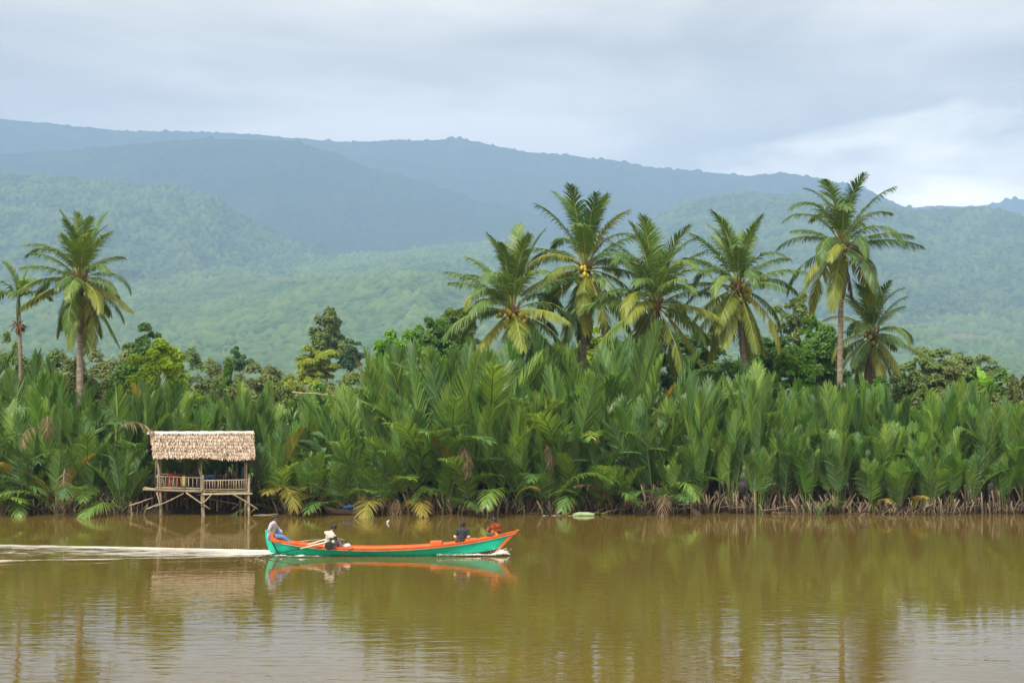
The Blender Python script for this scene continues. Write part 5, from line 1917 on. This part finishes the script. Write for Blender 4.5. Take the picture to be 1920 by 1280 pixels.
# ================================================================== foam, canoe, drifting things
def foam_mat(name, thr=0.5, sx=0.5, sy=2.6, scale=1.6):
    """broken white water: opaque froth where the streaky noise and the sheet's own foam weight are high, clear elsewhere"""
    m, t, out = new_mat(name)
    l = t.links
    tc_ = t.nodes.new('ShaderNodeTexCoord')
    mp_ = t.nodes.new('ShaderNodeMapping')
    mp_.inputs['Scale'].default_value = (sx, sy, 1)
    l.new(tc_.outputs['Object'], mp_.inputs['Vector'])
    n = N(t, 'ShaderNodeTexNoise', inp={'Scale': scale, 'Detail': 7.0, 'Roughness': 0.68, 'Distortion': 0.6})
    l.new(mp_.outputs[0], n.inputs['Vector'])
    fa = N(t, 'ShaderNodeAttribute', attribute_name='foam')
    ad = N(t, 'ShaderNodeMath', operation='ADD')
    l.new(n.outputs['Fac'], ad.inputs[0])
    l.new(fa.outputs['Fac'], ad.inputs[1])
    mr = N(t, 'ShaderNodeMapRange', inp={'From Min': thr + 0.42, 'From Max': thr + 0.85, 'To Min': 0.0, 'To Max': 1.0})
    l.new(ad.outputs[0], mr.inputs['Value'])
    p = N(t, 'ShaderNodeBsdfPrincipled', inp={'Base Color': (0.70, 0.66, 0.58, 1), 'Roughness': 0.6})
    tr = t.nodes.new('ShaderNodeBsdfTransparent')
    ms = t.nodes.new('ShaderNodeMixShader')
    l.new(mr.outputs[0], ms.inputs[0])
    l.new(tr.outputs[0], ms.inputs[1])
    l.new(p.outputs[0], ms.inputs[2])
    l.new(ms.outputs[0], out.inputs['Surface'])
    return m


def wake():
    xs = np.linspace(-33, -8.6, 380)
    ys = np.linspace(57.0, 68.0, 170)
    st = {}

    def zf(X, Y):
        d = np.clip((-8.7 - X), 0, None)              # metres behind the stern
        yc = 62.0 + 0.03 * d
        half = 0.8 + 0.36 * d ** 0.8
        v = (Y - yc) / half
        edge_n = np.exp(-((v + 0.92) / 0.12) ** 2)
        edge_f = np.exp(-((v - 0.80) / 0.22) ** 2)
        core = np.exp(-(v / 0.75) ** 4)
        near = np.exp(-d / 5.0)
        nz_ = fbm(X * 0.5, Y * 2.2, 3, 4)
        st['foam'] = np.clip(core * (0.30 + 0.42 * near) + edge_n * 0.48 + edge_f * (0.42 + 0.3 * near) + 0.08 * nz_, 0, 1) * (np.abs(v) < 1.15)
        z = 0.012 + 0.06 * edge_n + 0.07 * edge_f + core * (0.025 + 0.03 * nz_) + 0.05 * near * core * (1 + nz_)
        return z + 0.015 * fbm(X * 1.5, Y * 5, 8, 3) * (np.abs(v) < 1.1)
    o = grid_obj('boat_wake', xs, ys, zf, foam_mat('wake_foam', 0.43, 0.45, 2.0, 1.8), {'foam': lambda X, Y: st['foam']}, True)
    tag(o, 'streaky whitish wake spreading behind the boat', 'wake', kind='stuff')


wake()


def bow_foam():
    """white water curling along the hull, and flecks thrown up at bow and stern"""
    xs = np.linspace(bx(500), bx(962), 260) + BO.x
    ys = np.linspace(60.55, 61.95, 40)
    st = {}

    def zf(X, Y):
        px = 960 + X / YB * F
        b_ = np.interp(px, SX, HBm)
        yh = YB - b_ * 0.92
        d = yh - Y                                   # metres out from the near side of the hull
        fore = np.clip((px - 800) / 90, 0, 1) * np.clip((962 - px) / 12, 0, 1)
        aft = np.clip((px - 502) / 15, 0, 1) * np.clip((680 - px) / 110, 0, 1)
        w = np.exp(-((d - 0.05) / 0.16) ** 2) * fore * 1.0 + np.exp(-((d - 0.33) / 0.15) ** 2) * aft * 0.85 + np.exp(-((px - 940) / 12) ** 2) * np.exp(-(d / 0.35) ** 2) * 0.6
        nz_ = fbm(X * 3, Y * 6, 6, 4)
        st['foam'] = np.clip(w * (0.75 + 0.4 * nz_), 0, 1)
        return 0.012 + w * (0.06 + 0.06 * nz_) + 0.10 * np.exp(-((px - 940) / 9) ** 2) * np.exp(-((d - 0.02) / 0.2) ** 2)
    o = grid_obj('hull_foam', xs, ys, zf, foam_mat('hull_foam', 0.42, 2.0, 3.0, 2.2), {'foam': lambda X, Y: st['foam']}, True)
    tag(o, 'white froth curling along the boat\'s waterline', 'foam', kind='stuff')
    g = random.Random(8)
    b = MB()
    for i in range(520):
        if i < 150:
            px, py = g.gauss(941, 8), 1037 - abs(g.gauss(0, 5.5))
            Y = 61.75 + g.gauss(0, 0.15)
        elif i < 330:
            px = 500 - abs(g.gauss(0, 22))
            py = 1036 - abs(g.gauss(0, 4.5)) * (1 - min(1, (500 - px) / 60))
            Y = 61.9 + g.gauss(0, 0.5)
        else:
            px, py = g.uniform(820, 930), 1040 - abs(g.gauss(0, 1.6)) - (g.random() * 1.0)
            Y = 61.3 + (px - 850) / 90 * 0.25
        p = at(px, py, Y)
        if p.z < 0.01:
            p.z = 0.02
        b.ball(p, g.uniform(0.004, 0.014), 5, 4, sq=(1.4, 1, 1))
    o = b.build('spray', plastic('spray_white', (0.78, 0.76, 0.72), 0.4), None, True)
    tag(o, 'white drops thrown up at the boat\'s bow and stern', 'spray', kind='stuff')


bow_foam()


def canoe():
    Y = 80.15
    c = at(657, 960, Y)
    c.z = 0
    root = thing('moored_canoe', c, 'small dark wooden canoe half hidden under overhanging fronds', 'canoe')
    wood = surf_mat('dark_wet_wood', [(0.3, (0.05, 0.038, 0.028)), (0.7, (0.15, 0.12, 0.09))], 3, (1, 4, 4), rough=0.6)
    b = MB()
    n = 24
    for i in range(n + 1):
        t = i / n * 2 - 1
        x = t * 1.25
        hw = 0.30 * (1 - abs(t) ** 2.4) + 0.012
        zt = 0.22 + 0.26 * abs(t) ** 2.5
        zb = -0.10 + 0.42 * abs(t) ** 5
        for (y, z) in ((-hw, zt), (-hw * 0.8, (zt + zb) / 2), (0, zb), (hw * 0.8, (zt + zb) / 2), (hw, zt), (hw - 0.03, zt), (hw * 0.8 - 0.03, (zt + zb) / 2 + 0.02), (0, zb + 0.04), (-hw * 0.8 + 0.03, (zt + zb) / 2 + 0.02), (-hw + 0.03, zt)):
            b.v.append((x, y, z))
    for i in range(n):
        for j in range(10):
            a, c2 = i * 10 + j, i * 10 + (j + 1) % 10
            b.f.append((a, c2, c2 + 10, a + 10))
            b.m.append(0)
            b.c.append(0.5)
    b.build('hull', wood, root)
    for t in (-0.45, 0.35):
        b = MB()
        b.box((t, 0, 0.2), (0.16, 0.5, 0.025))
        b.build('thwart', wood, root)
    root.rotation_euler = (0, 0, R(8))
    bl = MB()
    g = random.Random(2)
    for i in range(7):
        bl.ball((g.uniform(-.18, .18), g.uniform(-.1, .1), g.uniform(0, 0.1)), g.uniform(0.1, 0.15), 9, 7, sq=(1.2, 0.9, 0.8))
    o = bl.build('bundle', fabric('blue_tarp', (0.03, 0.07, 0.17)), None, True)
    o.location = c + Vector((0.0, 0, 0.28))
    tag(o, 'dark blue bundle lying in the moored canoe', 'bundle')


canoe()


def stick(name, a, c, r, mat, label, cat, group=None):
    p0 = Vector(a)
    b = MB()
    d = Vector(c) - p0
    g = random.Random(len(label))
    P_ = [d * (i / 6) + Vector((0, g.uniform(-1, 1), g.uniform(-1, 1))) * 0.012 * d.length for i in range(7)]
    b.tube(P_, [r * (1 - 0.09 * i) for i in range(7)], 7)
    o = b.build(name, mat, None, True)
    o.location = p0
    return tag(o, label, cat, group)


stick('cut_pole', at(548, 735, 86.5), at(668, 745, 86.0), 0.04, bamboo, 'pale bamboo pole lying level among the frond tops right of the hut', 'pole')
stick('driftwood', at(476, 965.5, 79.7), at(522, 963, 79.9), 0.035, bamboo, 'pale stick floating at the water\'s edge right of the hut', 'stick')
stick('driftwood', at(1128, 962, 80.2), at(1160, 952, 80.5), 0.035, bamboo, 'brown stick slanting up the bank right of the floating banana stem', 'stick')
stick('driftwood', at(244, 948, 80.4), at(289, 932, 80.2), 0.05, bamboo, 'thick grey branch slanting beside the hut\'s left stilts', 'stick')
stick('driftwood', at(1545, 968, 79.9), at(1515, 925, 80.5), 0.045, stalk_green, 'green leaf stalk leaning into the water at the right-hand stand', 'stalk')
stick('driftwood', at(1425, 958, 80.2), at(1490, 946, 80.4), 0.035, stalk_dead, 'brown fallen stalk lying level before the right-hand stand', 'stick')
stick('driftwood', at(1720, 955, 80.3), at(1765, 938, 80.6), 0.04, stalk_dead, 'brown fallen stalk slanting near the right end of the bank', 'stick')


def raft():
    Y = 79.5
    c = at(1094, 967, Y)
    c.z = 0.03
    root = thing('drifting_banana_plant', c, 'pale green banana stem drifting by the bank', 'floating plant')
    gm = surf_mat('banana_stem_skin', [(0.3, (0.16, 0.26, 0.10)), (0.6, (0.42, 0.52, 0.30)), (0.8, (0.60, 0.66, 0.48))], 2.5, (0.6, 3, 3), rough=0.5)
    b = MB()
    b.tube([(-0.5, 0, 0), (-0.2, 0, 0.03), (0.2, 0, 0.03), (0.5, 0, 0)], [0.09, 0.11, 0.11, 0.08], 10)
    b.build('stem', gm, root, True)
    for i, (a_, l_) in enumerate([(0.25, 0.75), (2.9, 0.8), (3.3, 0.7)]):
        b = MB()
        d = Vector((math.cos(a_), math.sin(a_) * 0.5, 0))
        p0 = d * 0.4
        s_ = Vector((-d.y, d.x, 0)).normalized()
        K = 6
        for k in range(K):
            t0, t1 = k / K, (k + 1) / K
            w0, w1 = 0.10 * math.sin(math.pi * (0.1 + 0.85 * t0)), 0.10 * math.sin(math.pi * (0.1 + 0.85 * t1))
            z0, z1 = 0.06 + 0.04 * math.sin(t0 * 5), 0.06 + 0.04 * math.sin(t1 * 5)
            q0, q1 = p0 + d * l_ * t0, p0 + d * l_ * t1
            b.add([q0 - s_ * w0 + Vector((0, 0, z0)), q1 - s_ * w1 + Vector((0, 0, z1)), q1 + s_ * w1 + Vector((0, 0, z1 + .02)), q0 + s_ * w0 + Vector((0, 0, z0 + .02))], [(0, 1, 2, 3)])
        b.build('leaf', LEAF['mid'], root)
    g = random.Random(12)
    c2 = at(1060, 967.5, Y)
    c2.z = 0.0
    b = MB()
    for i in range(60):
        an, rr = g.uniform(0, 6.28), abs(g.gauss(0, 0.28))
        p = Vector((rr * math.cos(an) * 1.3, rr * math.sin(an) * 0.5, max(0.01, 0.20 - rr * 0.4) * g.random()))
        q = Matrix.Rotation(g.uniform(0, 3), 3, 'Z') @ Matrix.Rotation(g.gauss(0, 0.4), 3, 'X')
        b.box(p, (g.uniform(0.08, 0.22), g.uniform(0.05, 0.12), 0.02), q, 0, 0.6, g.random())
    o = b.build('debris_clump', surf_mat('rotting_leaves', [(0.2, (0.10, 0.07, 0.03)), (0.5, (0.40, 0.27, 0.10)), (0.8, (0.62, 0.50, 0.28))], 3, rough=0.8, use_rnd=0.7), None)
    o.location = c2
    tag(o, 'yellowish clump of rotting leaves floating left of the banana stem', 'leaf clump')
    b = MB()
    for i in range(14):
        p = Vector((g.uniform(-0.45, 0.45), g.uniform(-0.2, 0.2), 0.02))
        b.box(p, (g.uniform(0.08, 0.2), g.uniform(0.04, 0.08), 0.02), Matrix.Rotation(g.uniform(0, 3), 3, 'Z') @ Matrix.Rotation(g.gauss(0, 0.3), 3, 'X'), 0, 0.7, g.random())
    o = b.build('debris_clump', surf_mat('grey_litter', [(0.3, (0.25, 0.23, 0.2)), (0.7, (0.55, 0.54, 0.52))], 3, use_rnd=0.6), None)
    o.location = at(1036, 968, Y)
    o.location.z = 0
    tag(o, 'greyish scraps floating at the left end of the drifting leaves', 'litter')


raft()
b = MB()
b.ball((0, 0, 0.03), 0.06, 10, 7, sq=(0.8, 0.7, 1.1))
b.ball((0.05, 0, 0.10), 0.04, 8, 6)
o = b.build('float', wht, None, True)
o.location = at(727, 980, 75.5)
o.location.z = 0.0
tag(o, 'tiny white bit of litter floating on the brown water above the boat', 'litter')
# ================================================================== the humid air
hm, ht, hout = new_mat('haze_air')
pv = ht.nodes.new('ShaderNodeVolumePrincipled')
pv.inputs['Color'].default_value = (0.42, 0.605, 0.95, 1)
pv.inputs['Density'].default_value = 1.85e-4
pv.inputs['Density Attribute'].default_value = ''
pv.inputs['Color Attribute'].default_value = ''
pv.inputs['Temperature Attribute'].default_value = ''
pv.inputs['Anisotropy'].default_value = 0.0
ht.links.new(pv.outputs[0], hout.inputs['Volume'])
hb_ = MB()
hb_.box((0, 4450, 539.25), (16000, 9100, 1081.5))
tag(hb_.build('haze', hm), kind='stuff')
